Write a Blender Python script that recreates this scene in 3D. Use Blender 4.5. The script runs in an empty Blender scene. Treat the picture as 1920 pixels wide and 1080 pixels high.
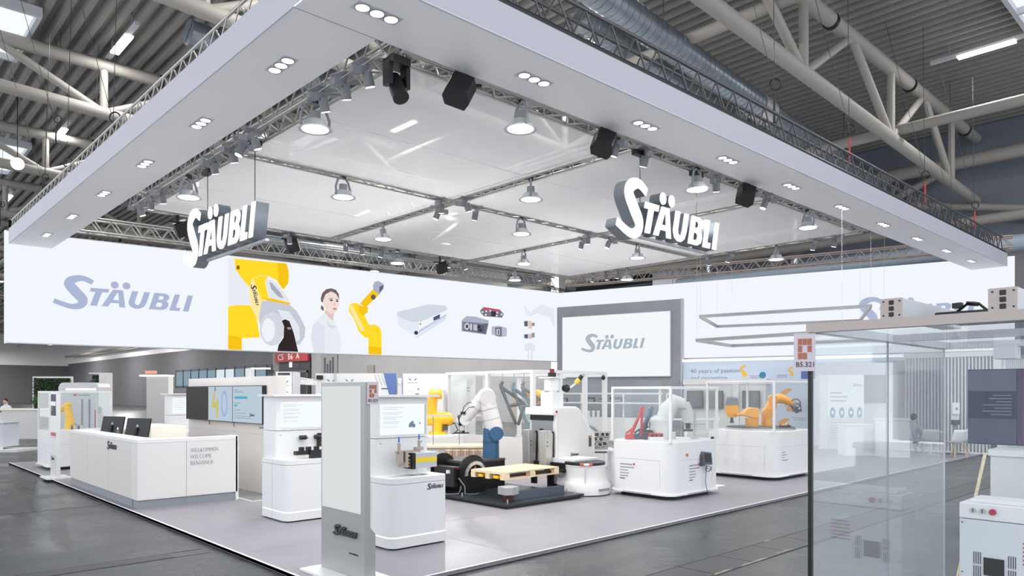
import bpy, math, random
from mathutils import Vector, Matrix
random.seed(7)
SC = bpy.context.scene
C = SC.collection
# ------------------------------------------------------------------ camera
# world: x runs along the long front edge of the stand, y along its short front edge,
# origin at the platform's near corner, metres
YAW = math.radians(-43.2)
cam_d = bpy.data.cameras.new('camera')
cam_d.lens = 25.556; cam_d.sensor_width = 36.0
cam_d.shift_y = 195.0 / 1920.0
cam_d.clip_end = 400
cam = bpy.data.objects.new('camera', cam_d)
cam.location = (-3.698, -6.363, 2.0)
cam.rotation_euler = (math.pi / 2, 0, math.radians(-43.2))
C.objects.link(cam)
SC.camera = cam
# ------------------------------------------------------------------ world / exposure
wd = bpy.data.worlds.new('world'); SC.world = wd
wd.use_nodes = True
bg = wd.node_tree.nodes['Background']
bg.inputs[0].default_value = (0.90, 0.94, 1.0, 1)
bg.inputs[1].default_value = 1.4
vs = SC.view_settings
vs.view_transform = 'Standard'; vs.look = 'None'; vs.exposure = 0.28; vs.gamma = 1.0
vs.use_curve_mapping = False
SC.cycles.transparent_max_bounces = 48
SC.cycles.max_bounces = 10
LAMP_W = 66.0      # one high-bay lamp
FLOOD_W = 1900.0    # one added floodlight brightening the hall walls
HALL_W = 150.0      # one hall strip light
SPOT_W = 10.0       # one recessed triple downlight
# ------------------------------------------------------------------ materials
GLOW = 0.84      # keeps lit prints and screens at their own tone under the exposure
MATS = {}
def srgb(c):
    if isinstance(c, str):
        c = tuple(int(c[i:i + 2], 16) for i in (0, 2, 4))
    return tuple(((x / 255) / 12.92 if x / 255 <= 0.04045 else ((x / 255 + 0.055) / 1.055) ** 2.4) for x in c) + (1,)
def mat(name, col, rough=0.5, metal=0.0, emit=0.0, spec=0.5, noise=None, bump=None, coat=0.0):
    """noise = (scale, amount, stretch) colour mottling, bump = (scale, strength)"""
    if name in MATS: return MATS[name]
    m = bpy.data.materials.new(name); m.use_nodes = True
    nt = m.node_tree; b = nt.nodes['Principled BSDF']
    c = srgb(col)
    b.inputs['Base Color'].default_value = c
    b.inputs['Roughness'].default_value = rough
    b.inputs['Metallic'].default_value = metal
    b.inputs['Specular IOR Level'].default_value = spec
    b.inputs['Coat Weight'].default_value = coat
    if emit:
        b.inputs['Emission Color'].default_value = c
        b.inputs['Emission Strength'].default_value = emit
    if noise or bump:
        tc = nt.nodes.new('ShaderNodeTexCoord')
    if noise:
        mp = nt.nodes.new('ShaderNodeMapping')
        st = noise[2] if len(noise) > 2 else (1, 1, 1)
        mp.inputs['Scale'].default_value = st
        n = nt.nodes.new('ShaderNodeTexNoise'); n.inputs['Scale'].default_value = noise[0]; n.inputs['Detail'].default_value = 5
        r = nt.nodes.new('ShaderNodeValToRGB')
        a = noise[1]
        r.color_ramp.elements[0].position = 0.3; r.color_ramp.elements[1].position = 0.7
        r.color_ramp.elements[0].color = tuple(x * (1 - a) for x in c[:3]) + (1,)
        r.color_ramp.elements[1].color = tuple(min(1, x * (1 + a)) for x in c[:3]) + (1,)
        nt.links.new(tc.outputs['Object'], mp.inputs[0]); nt.links.new(mp.outputs[0], n.inputs['Vector'])
        nt.links.new(n.outputs['Fac'], r.inputs[0]); nt.links.new(r.outputs[0], b.inputs['Base Color'])
    if bump:
        n2 = nt.nodes.new('ShaderNodeTexNoise'); n2.inputs['Scale'].default_value = bump[0]; n2.inputs['Detail'].default_value = 6
        bp = nt.nodes.new('ShaderNodeBump'); bp.inputs['Strength'].default_value = bump[1]; bp.inputs['Distance'].default_value = 0.01
        nt.links.new(tc.outputs['Object'], n2.inputs['Vector'])
        nt.links.new(n2.outputs['Fac'], bp.inputs['Height']); nt.links.new(bp.outputs[0], b.inputs['Normal'])
    MATS[name] = m
    return m
def emis(name, col, strength=1.0):
    if name in MATS: return MATS[name]
    m = bpy.data.materials.new(name); m.use_nodes = True
    nt = m.node_tree; nt.nodes.remove(nt.nodes['Principled BSDF'])
    e = nt.nodes.new('ShaderNodeEmission'); e.inputs[0].default_value = srgb(col); e.inputs[1].default_value = strength * GLOW
    nt.links.new(e.outputs[0], nt.nodes['Material Output'].inputs[0])
    MATS[name] = m
    return m
def glassmat(name, tint=(0.97, 0.985, 0.985), haze=0.03, refl=1.0):
    if name in MATS: return MATS[name]
    m = bpy.data.materials.new(name); m.use_nodes = True
    nt = m.node_tree; nt.nodes.remove(nt.nodes['Principled BSDF'])
    t = nt.nodes.new('ShaderNodeBsdfTransparent'); t.inputs[0].default_value = tint + (1,)
    d = nt.nodes.new('ShaderNodeBsdfDiffuse'); d.inputs[0].default_value = (0.9, 0.93, 0.95, 1)
    g = nt.nodes.new('ShaderNodeBsdfGlossy'); g.inputs['Roughness'].default_value = 0.02
    lw = nt.nodes.new('ShaderNodeLayerWeight'); lw.inputs[0].default_value = 0.5
    pw_ = nt.nodes.new('ShaderNodeMath'); pw_.operation = 'POWER'; pw_.inputs[1].default_value = 5.0
    mu = nt.nodes.new('ShaderNodeMath'); mu.operation = 'MULTIPLY_ADD'; mu.inputs[1].default_value = 0.55 * refl; mu.inputs[2].default_value = 0.03 * refl
    nt.links.new(lw.outputs['Facing'], pw_.inputs[0])
    x1 = nt.nodes.new('ShaderNodeMixShader'); x1.inputs[0].default_value = haze
    x2 = nt.nodes.new('ShaderNodeMixShader')
    nt.links.new(t.outputs[0], x1.inputs[1]); nt.links.new(d.outputs[0], x1.inputs[2])
    nt.links.new(pw_.outputs[0], mu.inputs[0]); nt.links.new(mu.outputs[0], x2.inputs[0])
    nt.links.new(x1.outputs[0], x2.inputs[1]); nt.links.new(g.outputs[0], x2.inputs[2])
    nt.links.new(x2.outputs[0], nt.nodes['Material Output'].inputs[0])
    MATS[name] = m
    return m
def scrimmat():
    m = bpy.data.materials.new('white_scrim_fabric'); m.use_nodes = True
    nt = m.node_tree; nt.nodes.remove(nt.nodes['Principled BSDF'])
    t = nt.nodes.new('ShaderNodeBsdfTransparent')
    d = nt.nodes.new('ShaderNodeBsdfDiffuse'); d.inputs[0].default_value = (0.86, 0.86, 0.88, 1)
    l = nt.nodes.new('ShaderNodeBsdfTranslucent'); l.inputs[0].default_value = (0.86, 0.86, 0.88, 1)
    a = nt.nodes.new('ShaderNodeMixShader'); a.inputs[0].default_value = 0.5
    b = nt.nodes.new('ShaderNodeMixShader'); b.inputs[0].default_value = 0.58
    nt.links.new(d.outputs[0], a.inputs[1]); nt.links.new(l.outputs[0], a.inputs[2])
    nt.links.new(t.outputs[0], b.inputs[1]); nt.links.new(a.outputs[0], b.inputs[2])
    nt.links.new(b.outputs[0], nt.nodes['Material Output'].inputs[0])
    return m
WHITE = mat('white_lacquer', (226, 226, 226), 0.35)
WHITE2 = mat('white_laminate', (220, 218, 216), 0.5)
WARMW = mat('warm_white_wall', (216, 210, 205), 0.6)
CREAM = mat('cream_interior', (247, 243, 228), 0.6)
OFFW = mat('off_white_plastic', (218, 216, 212), 0.4)
LGREY = mat('light_grey_paint', (190, 192, 196), 0.45)
MGREY = mat('mid_grey_paint', (140, 144, 150), 0.5)
FEATURE = mat('feature_wall_grey', (150, 155, 162), 0.6, noise=(1.2, 0.06))
DGREY = mat('dark_grey_paint', (72, 75, 80), 0.5)
BLACK = mat('black_plastic', (22, 23, 25), 0.45)
BLACKM = mat('black_metal', (30, 32, 35), 0.35, 0.3)
STEEL = mat('brushed_steel', (200, 198, 194), 0.32, 0.55, noise=(30, 0.12, (1, 1, 0.05)))
ALU = mat('aluminium_truss', (176, 174, 170), 0.38, 0.75)
DARKALU = mat('dark_truss_metal', (92, 92, 94), 0.45, 0.6)
GALV = mat('galvanised_duct', (150, 160, 168), 0.35, 0.7, noise=(3, 0.15))
YELLOW = mat('robot_yellow', (247, 188, 26), 0.35, coat=0.3)
ORANGEY = mat('robot_amber', (238, 160, 40), 0.35, coat=0.3)
RGREY = mat('robot_light_grey', (214, 211, 208), 0.35)
BLUE = mat('robot_blue', (38, 84, 122), 0.35, coat=0.2)
RED = mat('signal_red', (190, 40, 45), 0.4)
REDB = mat('red_frame', (196, 62, 66), 0.4)
TEAL = mat('teal_frame', (84, 116, 132), 0.4)
WOOD = mat('pallet_pine', (226, 204, 168), 0.65, noise=(6, 0.16, (1, 6, 6)))
CARD = mat('cardboard_brown', (176, 148, 124), 0.8, noise=(9, 0.08))
TAPE = mat('packing_tape', (205, 190, 176), 0.3)
COPPER = mat('sign_copper', (164, 98, 74), 0.5)
LILAC = mat('sign_plate_lilac', (198, 190, 198), 0.5)
INK = mat('print_dark_ink', (58, 60, 66), 0.6)
INKL = mat('print_grey_ink', (150, 152, 158), 0.6)
SIGNBLUE = mat('print_blue', (96, 120, 178), 0.6)
CYAN = mat('print_cyan', (58, 140, 172), 0.6)
NAVY = mat('poster_navy', (34, 37, 66), 0.6, noise=(1.5, 0.15), spec=0.2)
TUBE = mat('roof_tube_paint', (150, 146, 140), 0.6)
LEAF = mat('plant_leaf', (52, 88, 48), 0.6, noise=(12, 0.35))
POT = mat('plant_pot', (40, 38, 38), 0.6)
SKIN = mat('skin', (214, 170, 146), 0.6)
HAIR = mat('dark_hair', (48, 36, 32), 0.7)
SHIRTW = mat('white_shirt', (232, 234, 238), 0.8)
SHIRTG = mat('grey_shirt', (168, 172, 178), 0.8)
TROUS = mat('dark_trousers', (62, 66, 74), 0.8)
LIGHTBOX = emis('lightbox_white', (240, 245, 252), 1.0)
LEDW = emis('led_white', (255, 255, 255), 1.3)
LAMPW = emis('lamp_glow', (255, 252, 246), 9.0)
SPOTG = emis('downlight_glow', (255, 253, 250), 2.5)
STRIP = emis('roof_strip_light', (255, 250, 240), 3.0)
SKYL = emis('skylight_daylight', (236, 242, 248), 1.1)
SCREEN = emis('screen_pale', (240, 247, 252), 1.04)
SCREENB = emis('screen_blue_grey', (190, 206, 218), 0.95)
GLASS = glassmat('clear_glass')
GLASSW = glassmat('showcase_glass', (0.975, 0.987, 0.99), 0.008, 0.42)
# ------------------------------------------------------------------ mesh helpers
class MB:
    def __init__(s): s.v = []; s.f = []
    def add(s, vs, fs):
        o = len(s.v); s.v += [tuple(p) for p in vs]; s.f += [tuple(i + o for i in f) for f in fs]; return s
    def box(s, x0, x1, y0, y1, z0, z1):
        return s.add([(x0, y0, z0), (x1, y0, z0), (x1, y1, z0), (x0, y1, z0), (x0, y0, z1), (x1, y0, z1), (x1, y1, z1), (x0, y1, z1)],
                     [(3, 2, 1, 0), (4, 5, 6, 7), (0, 1, 5, 4), (1, 2, 6, 5), (2, 3, 7, 6), (3, 0, 4, 7)])
    def obox(s, c, size, rot=(0, 0, 0)):
        from mathutils import Euler
        R = Euler(rot).to_matrix(); hx, hy, hz = size[0] / 2, size[1] / 2, size[2] / 2
        P = [Vector(c) + R @ Vector(p) for p in [(-hx, -hy, -hz), (hx, -hy, -hz), (hx, hy, -hz), (-hx, hy, -hz), (-hx, -hy, hz), (hx, -hy, hz), (hx, hy, hz), (-hx, hy, hz)]]
        return s.add(P, [(3, 2, 1, 0), (4, 5, 6, 7), (0, 1, 5, 4), (1, 2, 6, 5), (2, 3, 7, 6), (3, 0, 4, 7)])
    def prism(s, poly, z0, z1):
        n = len(poly)
        vs = [(p[0], p[1], z0) for p in poly] + [(p[0], p[1], z1) for p in poly]
        fs = [tuple(range(n))[::-1], tuple(range(n, 2 * n))] + [(i, (i + 1) % n, n + (i + 1) % n, n + i) for i in range(n)]
        return s.add(vs, fs)
    def vprism(s, poly, y0, y1):
        """poly in x,z, extruded along y"""
        n = len(poly)
        vs = [(p[0], y0, p[1]) for p in poly] + [(p[0], y1, p[1]) for p in poly]
        fs = [tuple(range(n)), tuple(range(n, 2 * n))[::-1]] + [(i, n + i, n + (i + 1) % n, (i + 1) % n) for i in range(n)]
        return s.add(vs, fs)
    def rrect(s, x0, x1, y0, y1, r, z0, z1, n=6):
        poly = []
        for cx, cy, a0 in ((x1 - r, y1 - r, 0), (x0 + r, y1 - r, 90), (x0 + r, y0 + r, 180), (x1 - r, y0 + r, 270)):
            for k in range(n + 1):
                a = math.radians(a0 + 90 * k / n); poly.append((cx + r * math.cos(a), cy + r * math.sin(a)))
        return s.prism(poly, z0, z1)
    def cyl(s, p0, p1, r0, r1=None, n=12):
        r1 = r0 if r1 is None else r1
        p0, p1 = Vector(p0), Vector(p1); d = (p1 - p0)
        if d.length < 1e-6: return s
        q = d.normalized(); a = q.orthogonal().normalized(); b = q.cross(a)
        vs = []
        for p, r in ((p0, r0), (p1, r1)):
            for k in range(n):
                t = 2 * math.pi * k / n; vs.append(p + r * (math.cos(t) * a + math.sin(t) * b))
        fs = [tuple(range(n))[::-1], tuple(range(n, 2 * n))] + [(i, (i + 1) % n, n + (i + 1) % n, n + i) for i in range(n)]
        return s.add(vs, fs)
    def tube(s, pts, r, n=8, rs=None):
        pts = [Vector(p) for p in pts]; m = len(pts); vs = []; ref = None
        for i, p in enumerate(pts):
            d = (pts[min(i + 1, m - 1)] - pts[max(i - 1, 0)]).normalized()
            if ref is None: ref = d.orthogonal().normalized()
            a = (ref - ref.dot(d) * d)
            a = a.normalized() if a.length > 1e-5 else d.orthogonal().normalized()
            ref = a; b = d.cross(a); rr = rs[i] if rs else r
            vs += [p + rr * (math.cos(2 * math.pi * k / n) * a + math.sin(2 * math.pi * k / n) * b) for k in range(n)]
        fs = [tuple(range(n))[::-1], tuple(range((m - 1) * n, m * n))]
        for i in range(m - 1):
            fs += [(i * n + k, i * n + (k + 1) % n, (i + 1) * n + (k + 1) % n, (i + 1) * n + k) for k in range(n)]
        return s.add(vs, fs)
    def lathe(s, prof, n=24, c=(0, 0, 0), caps=True):
        vs = []; m = len(prof)
        for r, z in prof:
            vs += [(c[0] + r * math.cos(2 * math.pi * k / n), c[1] + r * math.sin(2 * math.pi * k / n), c[2] + z) for k in range(n)]
        fs = [tuple(range(n))[::-1], tuple(range((m - 1) * n, m * n))] if caps else []
        for i in range(m - 1):
            fs += [(i * n + k, i * n + (k + 1) % n, (i + 1) * n + (k + 1) % n, (i + 1) * n + k) for k in range(n)]
        return s.add(vs, fs)
    def ball(s, c, r, n=14, m=8, sc=(1, 1, 1)):
        vs = [(c[0], c[1], c[2] - r * sc[2])]
        for i in range(1, m):
            a = -math.pi / 2 + math.pi * i / m
            vs += [(c[0] + r * sc[0] * math.cos(a) * math.cos(2 * math.pi * k / n), c[1] + r * sc[1] * math.cos(a) * math.sin(2 * math.pi * k / n), c[2] + r * sc[2] * math.sin(a)) for k in range(n)]
        vs.append((c[0], c[1], c[2] + r * sc[2]))
        fs = [(0, 1 + (k + 1) % n, 1 + k) for k in range(n)]
        for i in range(m - 2):
            fs += [(1 + i * n + k, 1 + i * n + (k + 1) % n, 1 + (i + 1) * n + (k + 1) % n, 1 + (i + 1) * n + k) for k in range(n)]
        t = len(vs) - 1; b0 = 1 + (m - 2) * n
        fs += [(b0 + k, b0 + (k + 1) % n, t) for k in range(n)]
        return s.add(vs, fs)
    def mesh(s, name, smooth=None):
        me = bpy.data.meshes.new(name); me.from_pydata(s.v, [], s.f); me.update()
        if smooth:
            me.shade_smooth(); me.set_sharp_from_angle(angle=math.radians(smooth))
        return me
def obj(name, mb, m, parent=None, smooth=None, loc=(0, 0, 0), rotz=0, bevel=0, rot=None):
    me = mb if isinstance(mb, bpy.types.Mesh) else mb.mesh(name, smooth)
    if m is not None:
        me.materials.clear(); me.materials.append(m)
    o = bpy.data.objects.new(name, me); C.objects.link(o)
    o.location = loc; o.rotation_euler = rot if rot else (0, 0, rotz)
    if parent: o.parent = parent
    if bevel:
        bv = o.modifiers.new('bevel', 'BEVEL'); bv.width = bevel; bv.segments = 2; bv.limit_method = 'ANGLE'
    return o
def tag(o, label, cat, group=None):
    o['label'] = label; o['category'] = cat
    if group: o['group'] = group
    return o
def thing(name, label, cat, loc=(0, 0, 0), rotz=0, group=None):
    o = bpy.data.objects.new(name, None); C.objects.link(o)
    o.empty_display_size = 0.1
    o.location = loc; o.rotation_euler = (0, 0, rotz)
    return tag(o, label, cat, group)
def struct(name, mb, m, **k):
    o = obj(name, mb, m, **k); o['kind'] = 'structure'; return o
def dup(root, loc, rotz=None, label=None):
    r = root.copy(); C.objects.link(r); r.location = loc
    if rotz is not None: r.rotation_euler = (0, 0, rotz)
    if label: r['label'] = label
    for ch in list(root.children):
        c = ch.copy(); C.objects.link(c); c.parent = r
        for g in list(ch.children):
            d = g.copy(); C.objects.link(d); d.parent = c
    return r
def area(name, loc, power, size, parent=None, col=(1, 0.985, 0.96), spread=math.pi, rot=(0, 0, 0), shape='DISK', sy=None):
    l = bpy.data.lights.new(name, 'AREA'); l.energy = power; l.shape = shape; l.size = size; l.color = col; l.spread = spread
    if sy: l.size_y = sy
    o = bpy.data.objects.new(name, l); C.objects.link(o); o.location = loc; o.rotation_euler = rot
    if parent: o.parent = parent
    return o
# ---- lettering: everything is flat outline work in x,z with thickness along y
def curve_mesh(name, splines, depth):
    cu = bpy.data.curves.new(name, 'CURVE'); cu.dimensions = '2D'; cu.fill_mode = 'BOTH'; cu.extrude = depth / 2
    for pts in splines:
        sp = cu.splines.new('POLY'); sp.points.add(len(pts) - 1)
        for q, p in zip(sp.points, pts): q.co = (p[0], p[1], 0, 1)
        sp.use_cyclic_u = True
    o = bpy.data.objects.new(name, cu); C.objects.link(o)
    me = bpy.data.meshes.new_from_object(o)
    bpy.data.objects.remove(o); bpy.data.curves.remove(cu)
    me.transform(Matrix.Rotation(math.pi / 2, 4, 'X')); me.name = name
    return me
_tm = {}
def text_mesh(txt, h, depth=0.004, width=None, align='LEFT', shear=0.0, thin=0.0):
    cu = bpy.data.curves.new('lettering', 'FONT'); cu.body = txt; cu.size = h * 1.38; cu.extrude = depth / 2
    cu.align_x = align; cu.shear = shear; cu.offset = thin; cu.resolution_u = 2
    o = bpy.data.objects.new('lettering', cu); C.objects.link(o)
    me = bpy.data.meshes.new_from_object(o)
    bpy.data.objects.remove(o); bpy.data.curves.remove(cu)
    if width and len(me.vertices):
        xs = [v.co.x for v in me.vertices]; k = width / max(1e-6, max(xs) - min(xs))
        me.transform(Matrix.Diagonal((k, 1, 1, 1)))
    me.transform(Matrix.Rotation(math.pi / 2, 4, 'X'))
    return me
def _stroke(pts, ws, n=6):
    """smooth ribbon outline along pts with half widths ws"""
    P = []; Wd = []
    m = len(pts)
    for i in range(m - 1):
        p0 = Vector(pts[max(i - 1, 0)]); p1 = Vector(pts[i]); p2 = Vector(pts[i + 1]); p3 = Vector(pts[min(i + 2, m - 1)])
        for k in range(n):
            t = k / n
            P.append(0.5 * ((2 * p1) + (p2 - p0) * t + (2 * p0 - 5 * p1 + 4 * p2 - p3) * t * t + (3 * p1 - p0 - 3 * p2 + p3) * t ** 3))
            Wd.append(ws[i] * (1 - t) + ws[i + 1] * t)
    P.append(Vector(pts[-1])); Wd.append(ws[-1])
    L = []; R = []
    for i, p in enumerate(P):
        d = (P[min(i + 1, len(P) - 1)] - P[max(i - 1, 0)]).normalized(); nn = Vector((-d.y, d.x))
        L.append(p + nn * Wd[i]); R.append(p - nn * Wd[i])
    return [(q.x, q.y) for q in L + R[::-1]]
def logo_splines():
    k = 7.2; o = []
    o.append(_stroke([(1.92, 1.30), (1.45, 1.50), (0.98, 1.40), (0.79, 1.13), (1.10, 0.70), (1.42, 0.30), (1.32, -0.02), (0.85, -0.12), (0.06, 0.14)],
                     [0.135, 0.15, 0.21, 0.255, 0.265, 0.255, 0.19, 0.14, 0.13]))
    def g(*p): o.append([(x * k, y) for x, y in p])
    g((.254, 1), (.381, 1), (.372, .79), (.330, .79), (.294, 0), (.248, 0), (.284, .79), (.245, .79))
    g((.326, 0), (.405, 1), (.476, 1), (.492, 0), (.449, 0), (.447, .22), (.389, .22), (.371, 0))
    g((.405, .40), (.446, .40), (.443, .80), (.433, .80))
    for cx in (.4176, .5):
        o.append([(cx * k + .205 * math.cos(a * math.pi / 8), 1.27 + .205 * math.sin(a * math.pi / 8)) for a in range(16)])
    g((.541, 1), (.585, 1), (.560, .38), (.562, .25), (.575, .19), (.592, .23), (.603, .38), (.629, 1), (.672, 1), (.645, .34), (.625, .10), (.592, -.02), (.558, -.02), (.527, .08), (.515, .28), (.517, .40))
    g((.662, 0), (.704, 1), (.782, 1), (.806, .94), (.817, .82), (.812, .66), (.793, .545), (.808, .44), (.809, .28), (.795, .10), (.762, 0))
    g((.741, .83), (.766, .83), (.774, .76), (.769, .66), (.757, .61), (.733, .61))
    g((.724, .43), (.752, .43), (.763, .36), (.760, .26), (.747, .17), (.713, .17))
    g((.815, 0), (.857, 1), (.899, 1), (.866, .2), (.902, .2), (.894, 0))
    g((.920, 0), (.958, 1), (1.0, 1), (.963, 0))
    return o
def logo_mesh(width, cap, depth):
    """company wordmark, total width and small-capital height in metres"""
    return curve_mesh('wordmark', [[(x / 7.2 * width, y * cap) for x, y in sp] for sp in logo_splines()], depth)
# ================================================================== SETTING
def floor_material():
    m = bpy.data.materials.new('worn_hall_floor'); m.use_nodes = True
    nt = m.node_tree; b = nt.nodes['Principled BSDF']
    tc = nt.nodes.new('ShaderNodeTexCoord')
    n1 = nt.nodes.new('ShaderNodeTexNoise'); n1.inputs['Scale'].default_value = 0.9; n1.inputs['Detail'].default_value = 8
    n2 = nt.nodes.new('ShaderNodeTexNoise'); n2.inputs['Scale'].default_value = 34; n2.inputs['Detail'].default_value = 4
    mx = nt.nodes.new('ShaderNodeMix'); mx.data_type = 'RGBA'; mx.inputs[0].default_value = 0.4
    r = nt.nodes.new('ShaderNodeValToRGB')
    r.color_ramp.elements[0].position = 0.36; r.color_ramp.elements[0].color = srgb((40, 42, 46))
    r.color_ramp.elements[1].position = 0.66; r.color_ramp.elements[1].color = srgb((72, 74, 76))
    nt.links.new(tc.outputs['Object'], n1.inputs['Vector']); nt.links.new(tc.outputs['Object'], n2.inputs['Vector'])
    nt.links.new(n1.outputs['Fac'], mx.inputs[6]); nt.links.new(n2.outputs['Fac'], mx.inputs[7])
    nt.links.new(mx.outputs[2], r.inputs[0]); nt.links.new(r.outputs[0], b.inputs['Base Color'])
    rr = nt.nodes.new('ShaderNodeMapRange'); rr.inputs[1].default_value = 0.3; rr.inputs[2].default_value = 0.7
    rr.inputs[3].default_value = 0.2; rr.inputs[4].default_value = 0.42
    nt.links.new(n1.outputs['Fac'], rr.inputs[0]); nt.links.new(rr.outputs[0], b.inputs['Roughness'])
    bp = nt.nodes.new('ShaderNodeBump'); bp.inputs['Strength'].default_value = 0.25; bp.inputs['Distance'].default_value = 0.02
    n3 = nt.nodes.new('ShaderNodeTexNoise'); n3.inputs['Scale'].default_value = 7; n3.inputs['Detail'].default_value = 6
    nt.links.new(tc.outputs['Object'], n3.inputs['Vector']); nt.links.new(n3.outputs['Fac'], bp.inputs['Height']); nt.links.new(bp.outputs[0], b.inputs['Normal'])
    b.inputs['Specular IOR Level'].default_value = 0.38
    return m
HALLFLOOR = floor_material()
FZ = -0.05
fl = struct('floor', MB().box(-8.5, 30.4, -10.5, 158, FZ - 0.3, FZ), HALLFLOOR)
JOINT = mat('floor_joint', (38, 38, 40), 0.8)
DUST = mat('floor_worn_edge', (150, 136, 122), 0.9)
def joint(x0, x1, y0, y1):
    o = obj('floor_joint', MB().box(x0, x1, y0, y1, FZ - 0.05, FZ + 0.0015), JOINT, fl); return o
# cable-duct strips along the aisle: two long joints with cover plates between them
CP = mat('duct_cover_plate', (60, 61, 64), 0.42, spec=0.38, noise=(14, 0.18), bump=(20, 0.15))
for y0, y1, xa, xb in ((-2.0, -1.48, -6, 26), (3.05, 3.34, -8.4, -0.15)):
    joint(xa, xb, y0 - 0.012, y0 + 0.012); joint(xa, xb, y1 - 0.012, y1 + 0.012)
    x = xa + 0.1
    w = 0.86
    pl = MB().box(0, w - 0.016, y0 + 0.016, y1 - 0.016, FZ - 0.02, FZ + 0.004).mesh('cover_plate'); pl.materials.append(CP)
    while x + w < xb:
        o = bpy.data.objects.new('cover_plate', pl); C.objects.link(o); o.location = (x, 0, 0); o.parent = fl
        x += w
joint(-8.4, -0.1, 8.3, 8.33)
for x0, x1, y in ((4.1, 4.75, -2.0), (5.0, 5.45, -1.97), (5.6, 5.8, -1.5), (3.5, 3.9, -2.0), (0.2, 0.7, -1.5)):
    poly = [(x0, y + .01), (x0 + .1, y + .05), ((x0 + x1) / 2, y + .035), (x1 - .08, y + .06), (x1, y + .012)]
    obj('worn_edge_patch', MB().prism(poly, FZ, FZ + 0.0055), DUST, fl)
# ---- stand platform
CARPET = mat('platform_lilac_grey', (136, 133, 140), 0.42, noise=(3, 0.04), spec=0.4)
pf = struct('floor_platform', MB().prism([(0, 0), (25.2, 0.42), (25.2, 5), (21.2, 16.8), (0, 18.4)], FZ + 0.012, 0.0), CARPET)
EDGE = mat('platform_edge_white', (226, 226, 230), 0.35)
SEAM = mat('platform_seam', (150, 148, 156), 0.6)
def strip_prism(p, q, w, z0, z1):
    d = (Vector(q) - Vector(p)).normalized(); n = Vector((-d.y, d.x)) * w
    p, q = Vector(p), Vector(q)
    return MB().prism([tuple(p), tuple(q), tuple(q + n), tuple(p + n)], z0, z1)
for p, q in (((0, 0), (25.2, 0.42)), ((0, 18.4), (0, 0))):
    obj('edge_profile', strip_prism(p, q, 0.03, FZ + 0.01, 0.003), EDGE, pf)
    d = (Vector(q) - Vector(p)).normalized(); n = Vector((-d.y, d.x)) * 0.03
    obj('edge_shadow_gap', strip_prism((p[0] + n.x, p[1] + n.y), (q[0] + n.x, q[1] + n.y), 0.02, FZ, FZ + 0.012), BLACK, pf)
for k in range(1, 9):
    obj('floor_seam', MB().box(k * 2.5, k * 2.5 + 0.008, 0.06 + 0.0167 * k * 2.5, 16, 0, 0.0012), SEAM, pf)
for k in range(1, 7):
    obj('floor_seam', MB().box(0.06, 21, k * 2.5, k * 2.5 + 0.008, 0, 0.0012), SEAM, pf)
obj('lounge_carpet', MB().box(1.95, 2.5, 6.6, 11.5, 0, 0.004), mat('dark_carpet', (120, 118, 118), 0.9, noise=(40, 0.25)), pf)
obj('carpet_edge_strip', MB().box(1.92, 1.95, 6.6, 11.5, 0, 0.006), EDGE, pf)
obj('carpet_edge_strip', MB().box(1.92, 2.5, 6.57, 6.6, 0, 0.006), EDGE, pf)
obj('floor_sticker', MB().box(9.55, 10.3, 1.85, 2.05, 0, 0.002), mat('floor_sticker', (232, 230, 222), 0.6), pf)
# ---- hall walls
WGREY = mat('hall_wall_grey', (132, 130, 131), 0.65, noise=(0.5, 0.05))
WUP = mat('hall_wall_white', (232, 228, 228), 0.35)
WSLATE = mat('hall_wall_slate', (112, 118, 128), 0.6)
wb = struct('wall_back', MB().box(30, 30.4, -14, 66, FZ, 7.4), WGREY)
struct('wall_back_dimmed', MB().box(30, 30.4, 66, 158, FZ, 7.4), mat('hall_wall_grey_dimmed', (96, 96, 100), 0.7, noise=(0.5, 0.05)))  # light fall-off put into the colour: far stretch of the wall painted darker
struct('wall_back_upper', MB().box(30, 30.4, 30, 158, 7.4, 12.9), WUP)
struct('wall_back_slate', MB().box(30, 30.4, -14, 30, 7.4, 12.9), WSLATE)
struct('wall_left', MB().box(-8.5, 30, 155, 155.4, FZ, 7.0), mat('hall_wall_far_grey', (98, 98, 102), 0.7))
struct('wall_left_upper', MB().box(-8.5, 30, 155, 155.4, 7.0, 12.9), WUP)
# exterior glimpsed through the strip window and gate
wn = struct('window_1', MB().box(29.93, 30.0, 66, 95.0, 2.6, 4.9), mat('window_frame_dark', (52, 60, 68), 0.5))
PANE = emis('window_pane_daylight', (150, 175, 190), 0.8); PANEB = emis('window_pane_bright', (226, 236, 242), 0.95)
for k in range(10):
    y0 = 94.6 - k * 2.75
    obj('pane', MB().box(29.9, 29.94, y0 - 2.45, y0, 2.8, 4.62), PANEB if k in (5, 6, 8) else PANE, wn)
for k in range(11):
    obj('mullion', MB().box(29.86, 29.95, 94.8 - k * 2.75 - 0.08, 94.8 - k * 2.75 + 0.08, 2.6, 4.9), DGREY, wn)
gate = thing('hall_gate', 'dark hall gate under a red sign reading C5 B6 A', 'gate', (29.9, 61, 0))
obj('gate_opening', MB().box(-0.05, 0.05, -3.4, 3.2, 0, 5.2), BLACK, gate)
obj('gate_frame', MB().box(-0.12, -0.05, -3.0, 2.9, 3.9, 4.1).box(-0.12, -0.05, 2.7, 2.9, 0, 4.1).box(-0.12, -0.05, -3.0, -2.8, 0, 4.1), DGREY, gate)
sg = obj('red_sign', MB().box(-0.3, -0.1, -3.4, 3.6, 5.0, 6.1), mat('gate_sign_red', (150, 32, 36), 0.5), gate)
obj('sign_lettering', text_mesh('C5   B6  A', 0.62, 0.02, width=4.6), mat('gate_sign_letters', (232, 214, 210), 0.6), sg, loc=(-0.32, 2.9, 5.22), rotz=-math.pi / 2)
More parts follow.
